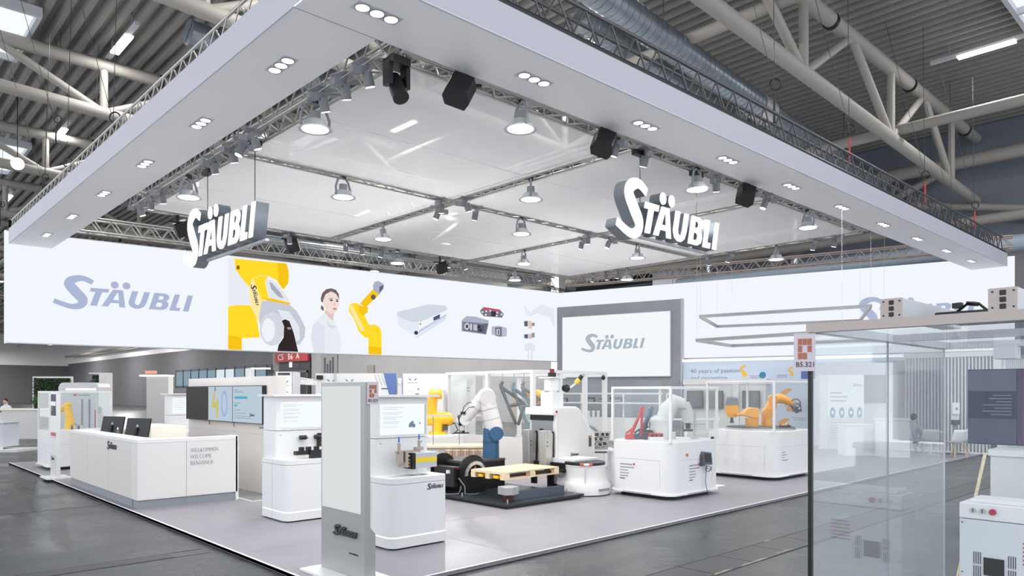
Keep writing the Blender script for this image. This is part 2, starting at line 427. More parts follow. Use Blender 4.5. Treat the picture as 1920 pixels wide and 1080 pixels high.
obj('exit_lamp', MB().box(-0.35, -0.3, -0.2, 0.35, 4.45, 4.95), LEDW, gate)
ws = struct('trim_1', MB().box(29.9, 30, 52.6, 55.6, 2.2, 5.6), mat('wall_sign_grey', (118, 116, 116), 0.6))
for k in range(4):
    obj('wall_marking', MB().box(29.88, 29.9, 53.2 + k * .5, 53.5 + k * .5, 2.6 + .2 * (k % 2), 5.2 - .3 * (k % 3)), INK, ws)
struct('trim_2', MB().box(29.9, 30, 46.5, 47.6, 3.4, 4.3), mat('wall_hatch', (118, 114, 110), 0.6))
# roller shutter with louvres, pale cladding and a pillar on the far wall
sh = struct('trim_3', MB().box(29.85, 30, 17.9, 23.6, 7.0, 9.6), mat('shutter_black', (26, 28, 34), 0.5))
for k in range(9):
    obj('louvre', MB().obox((29.80, 20.75, 7.15 + k * 0.27), (0.02, 5.7, 0.2), (0, 0.5, 0)), mat('louvre_dark', (40, 42, 50), 0.5), sh)
cl = struct('trim_4', MB().box(29.8, 30, 15.2, 17.85, 7.0, 9.8), mat('cladding_pale', (206, 212, 220), 0.5))
obj('cladding_joint', MB().box(29.79, 29.8, 16.5, 16.53, 7.0, 9.8), MGREY, cl)
struct('pillar', MB().box(26.7, 27.25, 22.1, 22.7, FZ, 12.3), mat('pillar_white', (224, 222, 222), 0.6), smooth=None)
# ---- roof deck: real trapezoid corrugation, ribs running along y
DECK = mat('roof_deck_sheet', (138, 136, 133), 0.55, noise=(0.6, 0.08))
mbd = MB(); x = -5.0; pitch = 0.42
pts = []
while x < 30.4:
    pts += [(x, 12.9), (x + 0.16, 12.9), (x + 0.22, 12.68), (x + 0.36, 12.68)]
    x += pitch
n = len(pts); y0, y1 = -4.0, 158.0
mbd.add([(p[0], y0, p[1]) for p in pts] + [(p[0], y1, p[1]) for p in pts], [(i, i + 1, n + i + 1, n + i) for i in range(n - 1)])
rf = struct('ceiling', mbd, DECK)
# skylights let into the deck
SKF = mat('skylight_frame', (196, 200, 204), 0.4)
for k, (xc, yc, w, l) in enumerate(((-0.6, 19.2, 2.2, 3.6), (11.2, 21.5, 1.6, 2.4), (11.4, 24.6, 1.0, 3.0), (20.2, -2.6, 3.0, 2.6), (1.6, 33.0, 1.8, 5), (1.6, 50, 1.8, 6), (16, 46, 1.8, 6))):
    sk = struct('window_%d' % (k + 2), MB().box(xc - w / 2, xc + w / 2, yc - l / 2, yc + l / 2, 12.58, 12.66), SKYL)
    for a, b_, c_, d_ in ((xc - w / 2 - .12, xc - w / 2, yc - l / 2 - .12, yc + l / 2 + .12), (xc + w / 2, xc + w / 2 + .12, yc - l / 2 - .12, yc + l / 2 + .12),
                          (xc - w / 2, xc + w / 2, yc - l / 2 - .12, yc - l / 2), (xc - w / 2, xc + w / 2, yc + l / 2, yc + l / 2 + .12), (xc - .05, xc + .05, yc - l / 2, yc + l / 2)):
        obj('window_frame', MB().box(a, b_, c_, d_, 12.4, 12.67), SKF, sk)
# strip lights under the deck
sl = thing('strip_light', 'slim white strip light hung under the corrugated roof', 'strip light', (2.6, 17.2, 12.3), math.radians(90), group='roof strip lights')
obj('tube', MB().box(-0.75, 0.75, -0.12, 0.12, -0.06, 0.0), STRIP, sl)
obj('housing', MB().box(-1.5, 1.5, -0.06, 0.06, 0.0, 0.10), LGREY, sl)
obj('hanger', MB().box(-1.0, -0.97, -0.02, 0.02, 0.1, 0.62).box(0.97, 1.0, -0.02, 0.02, 0.1, 0.62), MGREY, sl)
area('strip_beam', (0, 0, -0.08), HALL_W, 1.5, sl, shape='RECTANGLE', sy=0.25)
for (x, y) in ((21.6, -0.2), (9.0, 22.4), (9.6, 31), (18.6, 30), (3.0, 27), (3.2, 40), (22.5, 26), (12.5, 17), (8, 55), (8, 75), (9.0, 5.6), (4.6, 8.0), (13.6, 8.4)):
    d_ = dup(sl, (x, y, 12.3))
    if 3 < x < 15 and 4 < y < 10:
        for c_ in d_.children:
            if c_.type == 'LIGHT': c_.data = c_.data.copy(); c_.data.energy = HALL_W * 2.0
for (x, y) in ((22, 34), (22, 44), (22, 56), (22, 72), (20, 24), (23, 92), (23, 112), (23, 134), (12, 146), (3, 146)):  # unseen lamps added beyond the banners to brighten the hall walls
    hl = thing('added_floodlight', 'round floodlight added under the roof to brighten the hall walls', 'floodlight', (x, y, 9.8), group='added floodlights brightening the hall walls')
    obj('housing', MB().lathe([(0.12, 0.2), (0.3, 0.05), (0.32, 0.0)], 18), LGREY, hl, smooth=40); obj('glow_disc', MB().cyl((0, 0, -0.01), (0, 0, 0.0), 0.28, n=18), STRIP, hl); obj('cord', MB().cyl((0, 0, 0.2), (0, 0, 3.05), 0.015, n=6), BLACK, hl)
    area('flood_beam', (0, 0, -0.05), FLOOD_W, 0.5, hl)
# tubular roof trusses
BR = mat('roof_tube_dark', (96, 94, 92), 0.6)
def roof_truss(y, x0, x1, zt, zb, label, step=6.0, r=0.20):
    t = thing('roof_truss', label, 'roof truss', (0, y, 0), group='tubular roof trusses')
    obj('top_chord', MB().cyl((x0, 0, zt), (x1, 0, zt), r, n=14), TUBE, t, smooth=40)
    obj('bottom_chord', MB().cyl((x0, 0, zb + 0.9), (x1, 0, zb - 0.4), r * 0.95, n=14), TUBE, t, smooth=40)
    x = x0 + 1.0; k = 0
    while x < x1:
        f = (x - x0) / (x1 - x0); zz = zb + 0.9 - 1.3 * f
        obj('post', MB().cyl((x, 0, zz), (x, 0, zt), r * 0.6, n=10), TUBE, t, smooth=40)
        if x + step < x1:
            f2 = (x + step - x0) / (x1 - x0); z2 = zb + 0.9 - 1.3 * f2
            obj('diagonal', MB().cyl((x, 0, zz), (x + step / 2, 0, zt), r * 0.6, n=10), TUBE, t, smooth=40)
            obj('diagonal', MB().cyl((x + step / 2, 0, zt), (x + step, 0, z2), r * 0.6, n=10), TUBE, t, smooth=40)
        obj('strap', MB().cyl((x + 1.6, 0, zt - 0.02), (x + 1.72, 0, zt - 0.02), r * 1.12, n=14), BLACK, t)
        x += step; k += 1
    return t
RT = 'light grey tubular roof truss spanning the hall roof'
for y in (2.1, 10.4, 18.7, 27, 36, 46, 58, 72, 90, 115):
    roof_truss(y, -4.5, 29.6, 12.1, 10.0, RT)
for k, (x, z, r) in enumerate(((28.6, 11.0, 0.26), (21.0, 10.3, 0.16), (5.2, 11.2, 0.16), (13.0, 11.4, 0.16), (28.6, 8.6, 0.2))):
    o = obj('roof_purlin', MB().cyl((x, -3.5, z), (x, 150, z), r, n=14), TUBE, smooth=40)
    tag(o, 'long light grey tube running across the roof trusses', 'tube', 'roof cross tubes')
# wall bracing by the right corner, seen under the big cross tube
wbr = thing('wall_bracing', 'crossed grey tubes bracing the slate wall behind the stand', 'bracing', (29.3, 0, 0))
for a, b_ in (((0, 9, 10.8), (0, -4, 8.0)), ((0, 0.5, 7.6), (0, -8, 11.0)), ((0, 12.5, 7.3), (0, 3.5, 10.8)), ((0, 14, 8.0), (0, 20, 10.8))):
    obj('brace', MB().cyl(a, b_, 0.15, n=12), TUBE, wbr, smooth=40)
for y in (-0.4, 9.5, 14.2):
    lw = struct('window_%d' % (20 + int(y + 1)), MB().box(29.78, 29.99, y, y + 0.34, 7.6, 10.4), SKF)
    obj('pane', MB().box(29.75, 29.78, y + 0.04, y + 0.16, 7.8, 10.2), PANEB, lw)
# round ventilation ducts
def duct(name_label, p, q, r, rings=True):
    t = thing('ventilation_duct', name_label, 'duct', (0, 0, 0))
    obj('pipe', MB().cyl(p, q, r, n=24), GALV, t, smooth=40)
    p, q = Vector(p), Vector(q); L = (q - p).length; d = (q - p) / L
    rb = MB(); s = 0.0
    while s < L:
        rb.cyl(p + d * s, p + d * (s + 0.05), r * 1.035, n=24); s += 0.24
    rr = obj('rib_wrap', rb, GALV, t, smooth=40); rr['kind'] = 'stuff'
    for f in (0.2, 0.8):
        c0 = p + d * L * f; obj('hanger_strap', MB().cyl(c0, (c0.x, c0.y, 12.7), 0.015, n=6), DGREY, t)
    obj('collar', MB().cyl(p + d * L * 0.45, p + d * (L * 0.45 + 0.8), r * 1.12, n=24), STEEL, t, smooth=40)
    return t
duct('ribbed silver ventilation duct beside the roof truss over the right canopy', (8, 4.6, 11.4), (28.8, 5.4, 10.4), 0.36)
duct('dark ribbed ventilation duct close under the roof deck', (11, 6.6, 12.0), (29, 7.4, 11.2), 0.30)
duct('short silver ventilation duct above the left canopy truss', (3.5, 14.3, 11.9), (9, 14.6, 11.7), 0.34)
duct('ribbed duct seen behind the left illuminated banner', (7.6, 20.2, 7.75), (14.5, 19.7, 7.75), 0.22)
o = obj('ventilation_pipe', MB().cyl((26.6, 14, 7.25), (27.4, -2, 7.35), 0.3, n=20), mat('pipe_blue_grey', (150, 162, 174), 0.45), smooth=40)
tag(o, 'smooth blue grey pipe behind the right illuminated banner', 'pipe')
# rigging wires with steel rings hanging from the roof
WIRE = mat('steel_wire', (70, 70, 72), 0.4, 0.6)
def torus(mb, c, R, r, ax=(0, 0, 1), n=16):
    a = Vector(ax).normalized(); u = a.orthogonal().normalized(); v = a.cross(u)
    mb.tube([Vector(c) + R * (math.cos(2 * math.pi * k / n) * u + math.sin(2 * math.pi * k / n) * v) for k in range(n + 1)], r, 6)
RIG = []
for k, (x, y, z0, z1) in enumerate(((0.5, 10.0, 6.7, 11.9), (0.5, 14.0, 6.7, 11.9), (0.6, 17.0, 6.7, 11.9), (2.2, 18.6, 8.6, 12.75), (1.2, 18.62, 9.2, 12.75), (1.6, 22.5, 8.4, 12.75), (1.0, 26.9, 8.2, 12.75), (0.8, 30, 8.0, 12.75),
                                    (13.0, 0.35, 7.2, 12), (18.0, 0.35, 7.2, 12), (22.6, 0.35, 7.2, 12), (24.4, 1.5, 7.4, 12.75), (26, 2.6, 7.6, 12.75), (9.5, 0.35, 7.2, 12), (6.0, 19, 7.4, 12), (12, 18.6, 7.4, 12))):
    t = thing('rigging_wire', 'thin rigging wire with a steel ring hanging from the hall roof', 'rigging wire', (x, y, 0), group='rigging wires')
    zr = z0 + 0.9 if k < 8 else z0 + 0.7
    obj('wire', MB().cyl((0, 0, z0), (0.15, 0.1, z1), 0.007, n=6), WIRE, t)
    obj('wire', MB().cyl((0, 0, zr), (-0.9, 0.7, z1), 0.006, n=6), WIRE, t)
    mb = MB(); torus(mb, (0.05, 0, zr), 0.11, 0.016, (0.68, 0.73, 0.0)); obj('ring', mb, BLACKM, t, smooth=50)
    obj('shackle', MB().cyl((0, 0, zr - 0.75), (0, 0, zr - 0.2), 0.025, 0.018, n=8), RED if k in (8, 9, 10, 11) else BLACK, t)
pend = thing('pendant_lamp', 'round white hall lamp hanging under the roof by the left canopy', 'lamp', (1.35, 25.6, 10.4))
obj('globe', MB().ball((0, 0, 0), 0.22), STRIP, pend, smooth=60); obj('cord', MB().cyl((0, 0, 0.2), (0, 0, 2.55), 0.015, n=6), BLACK, pend)
# ================================================================== CANOPY, TRUSS GRID, BANNERS
FASCIA = mat('canopy_fascia', (176, 174, 184), 0.5)
SOFFIT = mat('canopy_soffit', (246, 246, 248), 0.5)
SZ, ST = 6.2, 6.62
def canopy(label, x0, x1, y0, y1, outer):
    t = thing('canopy_beam', label, 'canopy', (x0, y0, SZ)); w, l = x1 - x0, y1 - y0
    obj('soffit', MB().box(0, w, 0, l, 0, 0.02), SOFFIT, t)
    if outer == 'x':
        obj('fascia', MB().box(0, 0.02, 0, l, 0.02, ST - SZ), FASCIA, t)
        obj('inner_face', MB().box(w - 0.02, w, 0, l, 0.02, 0.12), SOFFIT, t)
        obj('edge_profile', MB().box(-0.006, 0.0, 0, l, -0.004, 0.012), MGREY, t)
    else:
        obj('fascia', MB().box(0, w, 0, 0.02, 0.02, ST - SZ), FASCIA, t)
        obj('inner_face', MB().box(1.05, w, l - 0.02, l, 0.02, 0.12), SOFFIT, t)
        obj('edge_profile', MB().box(0, w, -0.006, 0.0, -0.004, 0.012), MGREY, t)
        obj('end_panel', MB().box(0, 0.02, 0.02, l, 0.02, ST - SZ), FASCIA, t)
        obj('joint_seam', MB().box(0, 1.05, l - 0.005, l + 0.005, -0.002, 0.0), MGREY, t)
    return t
canopy('long white canopy beam over the front aisle edge with lavender fascia', 0, 24.95, 0, 1.05, 'y')
canopy('white canopy beam over the reception side with lavender fascia', 0, 1.05, 1.05, 18.37, 'x')
# recessed triple downlights
dl = thing('recessed_downlight', 'recessed strip of three round downlights in the aisle-side canopy beam', 'downlight', (0.724, 0.53, SZ), group='canopy downlights')
obj('frame', MB().box(-0.29, 0.29, -0.10, 0.10, -0.006, 0.0), mat('downlight_frame', (205, 205, 208), 0.4), dl)
ln = MB().cyl((0, 0, -0.016), (0, 0, -0.004), 0.075, n=16).mesh('lens')
rg = MB(); torus(rg, (0, 0, -0.008), 0.084, 0.009, (0, 0, 1), 16); rgm = rg.mesh('bezel', 50)
for dx in (-0.185, 0, 0.185):
    a = obj('lens', ln, SPOTG, dl, loc=(dx, 0, 0)); obj('bezel', rgm, MGREY, dl, loc=(dx, 0, 0))
area('downlight_beam', (0, 0, -0.03), SPOT_W, 0.45, dl, spread=2.2)
for k in range(1, 10): dup(dl, (0.724 + 2.47 * k, 0.54, SZ), 0)
for k in range(6): dup(dl, (0.53, 2.47 + 2.76 * k, SZ), math.pi / 2, 'recessed strip of three round downlights in the reception-side canopy beam')
# lattice trusses
def truss(label, p, q, w, h, m, chord=0.025, pitch=0.5, group=None, name='lattice_truss', cat='truss'):
    p, q = Vector(p), Vector(q); L = (q - p).length; ang = math.atan2(q.y - p.y, q.x - p.x)
    t = thing(name, label, cat, p, ang, group)
    cm = MB().cyl((0, 0, 0), (L, 0, 0), chord, n=8).mesh('chord', 50); cm.materials.append(m)
    for y in (-w / 2, w / 2):
        for z in (0, h):
            o = bpy.data.objects.new('chord', cm); C.objects.link(o); o.parent = t; o.location = (0, y, z)
    b = MB(); n = max(1, int(L / pitch)); s = L / n; r = chord * 0.5
    for i in range(n):
        x0, x1, xm = i * s, (i + 1) * s, (i + .5) * s
        for y in (-w / 2, w / 2):
            b.cyl((x0, y, 0), (xm, y, h), r, n=5); b.cyl((xm, y, h), (x1, y, 0), r, n=5)
        b.cyl((x0, -w / 2, 0), (xm, w / 2, 0), r, n=5); b.cyl((xm, w / 2, 0), (x1, -w / 2, 0), r, n=5)
    o = obj('lattice_bracing', b, m, t); o['kind'] = 'stuff'
    return t
SX = (1.5, 6.45, 11.4, 16.2); SY = (1.35, 6.35, 11.75); TZ = 6.24
TRL = 'silver lattice truss edging the white fabric ceiling'
truss('silver lattice truss edging the fabric ceiling along the reception side', (SX[0], SY[0], TZ), (SX[0], SY[2] + .15, TZ), 0.32, 0.36, ALU, 0.03)
truss('silver lattice truss edging the fabric ceiling along the aisle canopy beam', (SX[0], SY[0] - .05, TZ), (SX[3], SY[0] - .05, TZ), 0.26, 0.34, ALU, 0.028)
truss('silver lattice truss edging the fabric ceiling towards the robot banner', (SX[0], SY[2], TZ), (SX[3] + .15, SY[2], TZ), 0.26, 0.34, ALU, 0.028)
truss('silver lattice truss edging the fabric ceiling towards the right banner', (SX[3], SY[0], TZ), (SX[3], SY[2], TZ), 0.26, 0.34, ALU, 0.028)
truss('lattice truss crossing the fabric ceiling lengthwise between its panels', (SX[0], SY[1], TZ), (SX[3], SY[1], TZ), 0.22, 0.3, ALU, 0.026)
for x in SX[1:3]:
    truss('lattice truss crossing the fabric ceiling between two fabric panels', (x, SY[0], TZ), (x, SY[2], TZ), 0.22, 0.3, ALU, 0.026, group='cross trusses of the fabric ceiling')
truss('dark lattice truss standing on the aisle canopy beam', (0.2, 0.30, ST + 0.12), (25.0, 0.30, ST + 0.12), 0.3, 0.45, DARKALU, 0.03, 0.55)
truss('thin silver lattice truss along the outer edge of the reception canopy beam', (0.16, 1.2, ST + 0.02), (0.16, 18.3, ST + 0.02), 0.2, 0.22, ALU, 0.022, 0.4)
tag(obj('cable_rail', MB().cyl((0.4, 0.1, ST + 0.08), (25.0, 0.1, ST + 0.08), 0.045, n=8), BLACK), 'black cable rail along the top of the aisle canopy fascia', 'cable rail')
# banners' lines
BA, BB, BC = Vector((-0.05, 18.5)), Vector((20.9, 16.6)), Vector((25.3, -0.1))
d1 = (BB - BA).normalized(); n1 = Vector((-d1.y, d1.x)); d2 = (BC - BB).normalized(); n2 = Vector((-d2.y, d2.x))
a = BA + n1 * 0.6 + d1 * 0.8; b_ = BB + n1 * 0.6
truss('long lattice truss carrying the robot banner from behind', (a.x, a.y, 6.92), (b_.x, b_.y, 6.92), 0.4, 0.42, ALU, 0.035, 0.55)
a = BB + n2 * 0.6; b_ = BC + n2 * 0.6
truss('long lattice truss carrying the right banner from behind', (a.x, a.y, 6.95), (b_.x, b_.y, 6.95), 0.4, 0.38, mat('truss_brownish', (160, 150, 144), 0.45, 0.5), 0.035, 0.55)
truss('short dark lattice truss behind the meeting corner of the banners', (20.6, 17.35, 6.62), (23.6, 17.7, 6.62), 0.3, 0.3, DARKALU, 0.025, 0.4)
# fabric ceiling panels
SCRIM = scrimmat()
for i in range(3):
    for j in range(2):
        x0, x1 = SX[i] + (0.17 if i == 0 else 0.13), SX[i + 1] - 0.13; y0, y1 = SY[j] + 0.14, SY[j + 1] - 0.13
        t = thing('fabric_ceiling_panel', 'sheer white fabric panel stretched between the ceiling trusses', 'fabric panel', (x0, y0, TZ), group='fabric ceiling panels')
        obj('fabric', MB().box(0, x1 - x0, 0, y1 - y0, 0.0, 0.004), SCRIM, t)
        e = 0.025
        for (a0, a1, b0, b1) in ((0, x1 - x0, 0, e), (0, x1 - x0, y1 - y0 - e, y1 - y0), (0, e, e, y1 - y0 - e), (x1 - x0 - e, x1 - x0, e, y1 - y0 - e)):
            obj('edge_hem', MB().box(a0, a1, b0, b1, -0.004, 0.0), OFFW, t)
        obj('fabric_seam', MB().box(0, x1 - x0, (y1 - y0) / 2 - .006, (y1 - y0) / 2 + .006, -0.003, 0.0), mat('seam_white', (236, 236, 238), 0.8), t)
# high-bay lamps
def at_truss(x, y):
    if x < 1.6: return 'the ceiling truss on the reception side'
    if y < 1.5: return 'the ceiling truss along the aisle canopy'
    if y > 11.5: return 'the ceiling truss facing the robot banner'
    if x > 15.8: return 'the ceiling truss facing the right banner'
    if 6 < y < 6.6: return 'the lengthwise truss through the fabric ceiling'
    return 'a cross truss of the fabric ceiling'
hb = thing('high_bay_lamp', 'round white high-bay lamp hanging from the ceiling truss', 'lamp', (1.45, 3.3, 6.24), group='high-bay lamps under the truss grid')
obj('reflector', MB().lathe([(0.10, -0.30), (0.14, -0.30), (0.17, -0.36), (0.21, -0.40), (0.24, -0.42), (0.24, -0.43), (0.19, -0.42)], 24), LGREY, hb, smooth=40)
obj('light_disc', MB().cyl((0, 0, -0.425), (0, 0, -0.415), 0.19, n=24), LAMPW, hb)
obj('driver_box', MB().cyl((0, 0, -0.30), (0, 0, -0.17), 0.08, n=12), MGREY, hb)
yk = MB(); yk.tube([(-0.22, 0, -0.40), (-0.23, 0, -0.25), (-0.16, 0, -0.10), (-0.06, 0, -0.04), (0.06, 0, -0.04), (0.16, 0, -0.10), (0.23, 0, -0.25), (0.22, 0, -0.40)], 0.022, 8)
obj('yoke', yk, MGREY, hb, smooth=50); obj('clamp', MB().box(-0.05, 0.05, -0.04, 0.04, -0.05, 0.03), BLACKM, hb)
area('lamp_beam', (0, 0, -0.45), LAMP_W, 0.4, hb, spread=2.7)
for (x, y, r) in ((1.45, 8.4, .5), (3.62, 1.25, 1.2), (3.65, 6.3, .4), (6.45, 3.9, .8), (8.25, 1.25, .2), (12.9, 1.25, 1.0), (6.4, 9.1, .9), (8.5, 6.3, .3), (11.4, 9.2, .5), (13.1, 6.3, .9), (16.2, 3.7, .4), (8.6, 11.7, .3), (13.4, 11.7, .9), (16.1, 9.0, .6)):
    d_ = dup(hb, (x, y, 6.24), r, 'round white high-bay lamp hanging from ' + at_truss(x, y))
    if (x, y) == (8.25, 1.25):          # dimmed, it hangs right above the wordmark
        for c_ in d_.children:
            if c_.type == 'LIGHT': c_.data = c_.data.copy(); c_.data.energy = LAMP_W * .2
hb['label'] = 'round white high-bay lamp hanging from ' + at_truss(1.45, 3.3)
# cylinder spotlights on the trusses
sp = thing('truss_spotlight', 'grey cylindrical spotlight clamped to a ceiling truss', 'spotlight', (1.35, 1.75, 6.2), group='grey truss spotlights')
tilt = MB(); tilt.cyl((0, 0, -0.10), (0.09, 0.03, -0.34), 0.095, n=16)
obj('lamp_body', tilt, mat('spot_body_grey', (122, 124, 128), 0.45), sp, smooth=40)
obj('lens', MB().cyl((0.09, 0.03, -0.34), (0.093, 0.031, -0.348), 0.082, n=16), LAMPW, sp)
obj('bracket', MB().box(-0.13, 0.02, -0.015, 0.015, -0.16, -0.02).box(-0.03, 0.03, -0.03, 0.03, -0.06, 0.09).box(-0.2, 0.2, -0.2, 0.2, 0.04, 0.06), MGREY, sp)
obj('ballast_box', MB().box(-0.32, -0.14, -0.06, 0.06, -0.2, -0.08), mat('spot_box_grey', (138, 140, 146), 0.5), sp)
spots = [(1.35, 2.3, .3), (1.35, 2.9, .1), (1.32, 5.1, -.3), (1.35, 5.6, 2.6), (1.34, 6.0, .4), (1.35, 6.9, .2), (1.36, 9.7, .5), (1.36, 10.4, 1), (1.36, 11.2, -.4),
         (5.9, 1.3, 1.4), (6.7, 1.3, 1.0), (9.0, 1.3, .2), (10.4, 1.3, 1.2), (11.0, 1.3, 2), (6.1, 6.35, .5), (6.45, 6.9, 2), (6.45, 5.9, -.4), (7.1, 6.35, 1), (11.4, 6.9, 1), (11.0, 6.35, .3), (11.9, 6.35, 2),
         (5.2, 11.75, .6), (6.9, 11.75, .9), (7.4, 11.75, .2), (8.1, 11.75, 1.7), (10.6, 11.75, .9), (11.2, 11.75, -.5), (14.6, 11.7, .4), (16.2, 10.6, .8), (16.2, 10.0, .1), (16.2, 9.5, .4), (16.2, 5.9, .3), (16.2, 5.2, 1), (16.2, 2.6, .6), (16.2, 2.0, .9)]
sp.scale = (.72, .72, .72)
for x, y, r in spots: dup(sp, (x, y, 6.2), r, 'grey cylindrical spotlight clamped to ' + at_truss(x, y))
sp['label'] = 'grey cylindrical spotlight clamped to ' + at_truss(1.35, 1.75)
# black loudspeakers
def loudspeaker(label, x, y, rz, group=None):
    t = thing('loudspeaker', label, 'loudspeaker', (x, y, 6.2), rz, group)
    obj('cabinet', MB().prism([(-0.14, 0.15), (0.14, 0.15), (0.19, -0.02), (0.14, -0.15), (-0.14, -0.15), (-0.19, -0.02)], -0.46, -0.12), BLACK, t, bevel=0.015, rot=(0.5, -0.35, 0))
    obj('grille', MB().box(-0.13, 0.13, -0.162, -0.151, -0.43, -0.16), mat('speaker_grille', (38, 39, 42), 0.8, bump=(200, 0.4)), t, rot=(0.5, -0.35, 0))
    obj('bracket', MB().box(-0.03, 0.03, -0.03, 0.03, -0.14, 0.1).box(-0.2, 0.2, -0.02, 0.02, -0.14, -0.1), BLACKM, t)
    return t
for k, (x, y, rz) in enumerate(((2.5, 1.12, 2.4), (5.45, 1.12, 2.4), (9.9, 1.12, 2.4))):
    loudspeaker('black box loudspeaker hanging beside the aisle canopy beam', x, y, rz, 'loudspeakers along the aisle canopy')
for k, (x, y, rz) in enumerate(((2.4, 11.86, -0.4), (5.25, 11.86, -0.4), (10.3, 11.86, -0.4))):
    loudspeaker('black box loudspeaker hanging in front of the robot banner', x, y, rz, 'loudspeakers before the robot banner')
mh = thing('moving_head_light', 'black moving-head stage light in the inner corner of the canopy', 'stage light', (1.52, 1.32, 6.2))
obj('base_box', MB().box(-0.13, 0.13, -0.13, 0.13, -0.10, 0.0), BLACK, mh, bevel=0.01)
obj('arm', MB().box(-0.16, -0.10, -0.07, 0.07, -0.36, -0.08), BLACK, mh); obj('arm', MB().box(0.10, 0.16, -0.07, 0.07, -0.36, -0.08), BLACK, mh)
obj('head', MB().cyl((0, 0.08, -0.22), (0, -0.10, -0.52), 0.095, 0.105, n=16), BLACK, mh, smooth=40)
# ---- the two hanging three-dimensional wordmarks
SIGNF = emis('sign_face_white', (255, 255, 255), 1.15)
SIGNS = mat('sign_side_grey', (112, 119, 127), 0.5)
def hanging_sign(label, loc, rotz, width, cap, hang):
    t = thing('hanging_sign', label, 'sign', loc, rotz)
    sd = obj('letter_sides', logo_mesh(width, cap, 0.22), SIGNS, t)
    obj('letter_face', logo_mesh(width, cap, 0.02), SIGNF, t, loc=(0, -0.122, 0))
    obj('support_rail', MB().box(width * .2, width * .99, 0.06, 0.12, -0.05, -0.01).box(width * .25, width * .55, 0.06, 0.12, cap * 1.02, cap * 1.06), LGREY, t)
    for f in hang:
        obj('suspension_wire', MB().cyl((width * f, 0.1, cap), (width * f, 0.1, 6.3 - loc[2]), 0.008, n=6), WIRE, t)
        obj('wire_clamp', MB().box(width * f - .16, width * f + .16, 0.04, 0.16, 6.14 - loc[2], 6.22 - loc[2]), BLACK, t)
    return t
hanging_sign('glowing white block-letter wordmark hanging on the aisle side', (5.72, 1.30, 4.74), 0, 3.18, 0.535, (0.3, 0.86))
hanging_sign('glowing white block-letter wordmark hanging on the reception side', (1.45, 8.35, 4.53), -math.pi / 2, 3.3, 0.56, (0.2, 0.84))
# ---- illuminated banners
r1 = math.atan2(d1.y, d1.x); r2 = math.atan2(d2.y, d2.x)
L1 = (BB - BA).length; L2 = (BC - BB).length
BZ0, BZ1 = 3.42, 6.57
ALEDGE = mat('banner_edge_profile', (208, 210, 216), 0.4)
bl = thing('illuminated_banner', 'long glowing banner with yellow robot arms, a woman and connectors printed on it', 'banner', (BA.x, BA.y, 0), r1)
obj('light_panel', MB().box(0, L1, 0.0, 0.2, BZ0, BZ1), LIGHTBOX, bl)
obj('bottom_profile', MB().box(0, L1, -0.005, 0.21, BZ0 - 0.03, BZ0), ALEDGE, bl)
obj('top_profile', MB().box(0, L1, 0.0, 0.21, BZ1, BZ1 + 0.025), ALEDGE, bl)
obj('end_profile', MB().box(-0.03, 0, -0.002, 0.21, BZ0 - 0.03, BZ1 + 0.025), LIGHTBOX, bl)
br = thing('illuminated_banner', 'glowing white banner on the right with a single grey blue wordmark', 'banner', (BB.x, BB.y, 0), r2)
obj('light_panel', MB().box(0, L2, 0.0, 0.2, BZ0, BZ1), LIGHTBOX, br)
obj('bottom_profile', MB().box(0, L2, -0.005, 0.21, BZ0 - 0.14, BZ0), mat('banner_base_grey', (178, 182, 192), 0.5), br)
obj('end_profile', MB().box(L2, L2 + 0.03, -0.002, 0.21, BZ0 - 0.14, BZ1), LIGHTBOX, br)
LOGOB = emis('banner_logo_blue_grey', (172, 183, 212), 1.0)
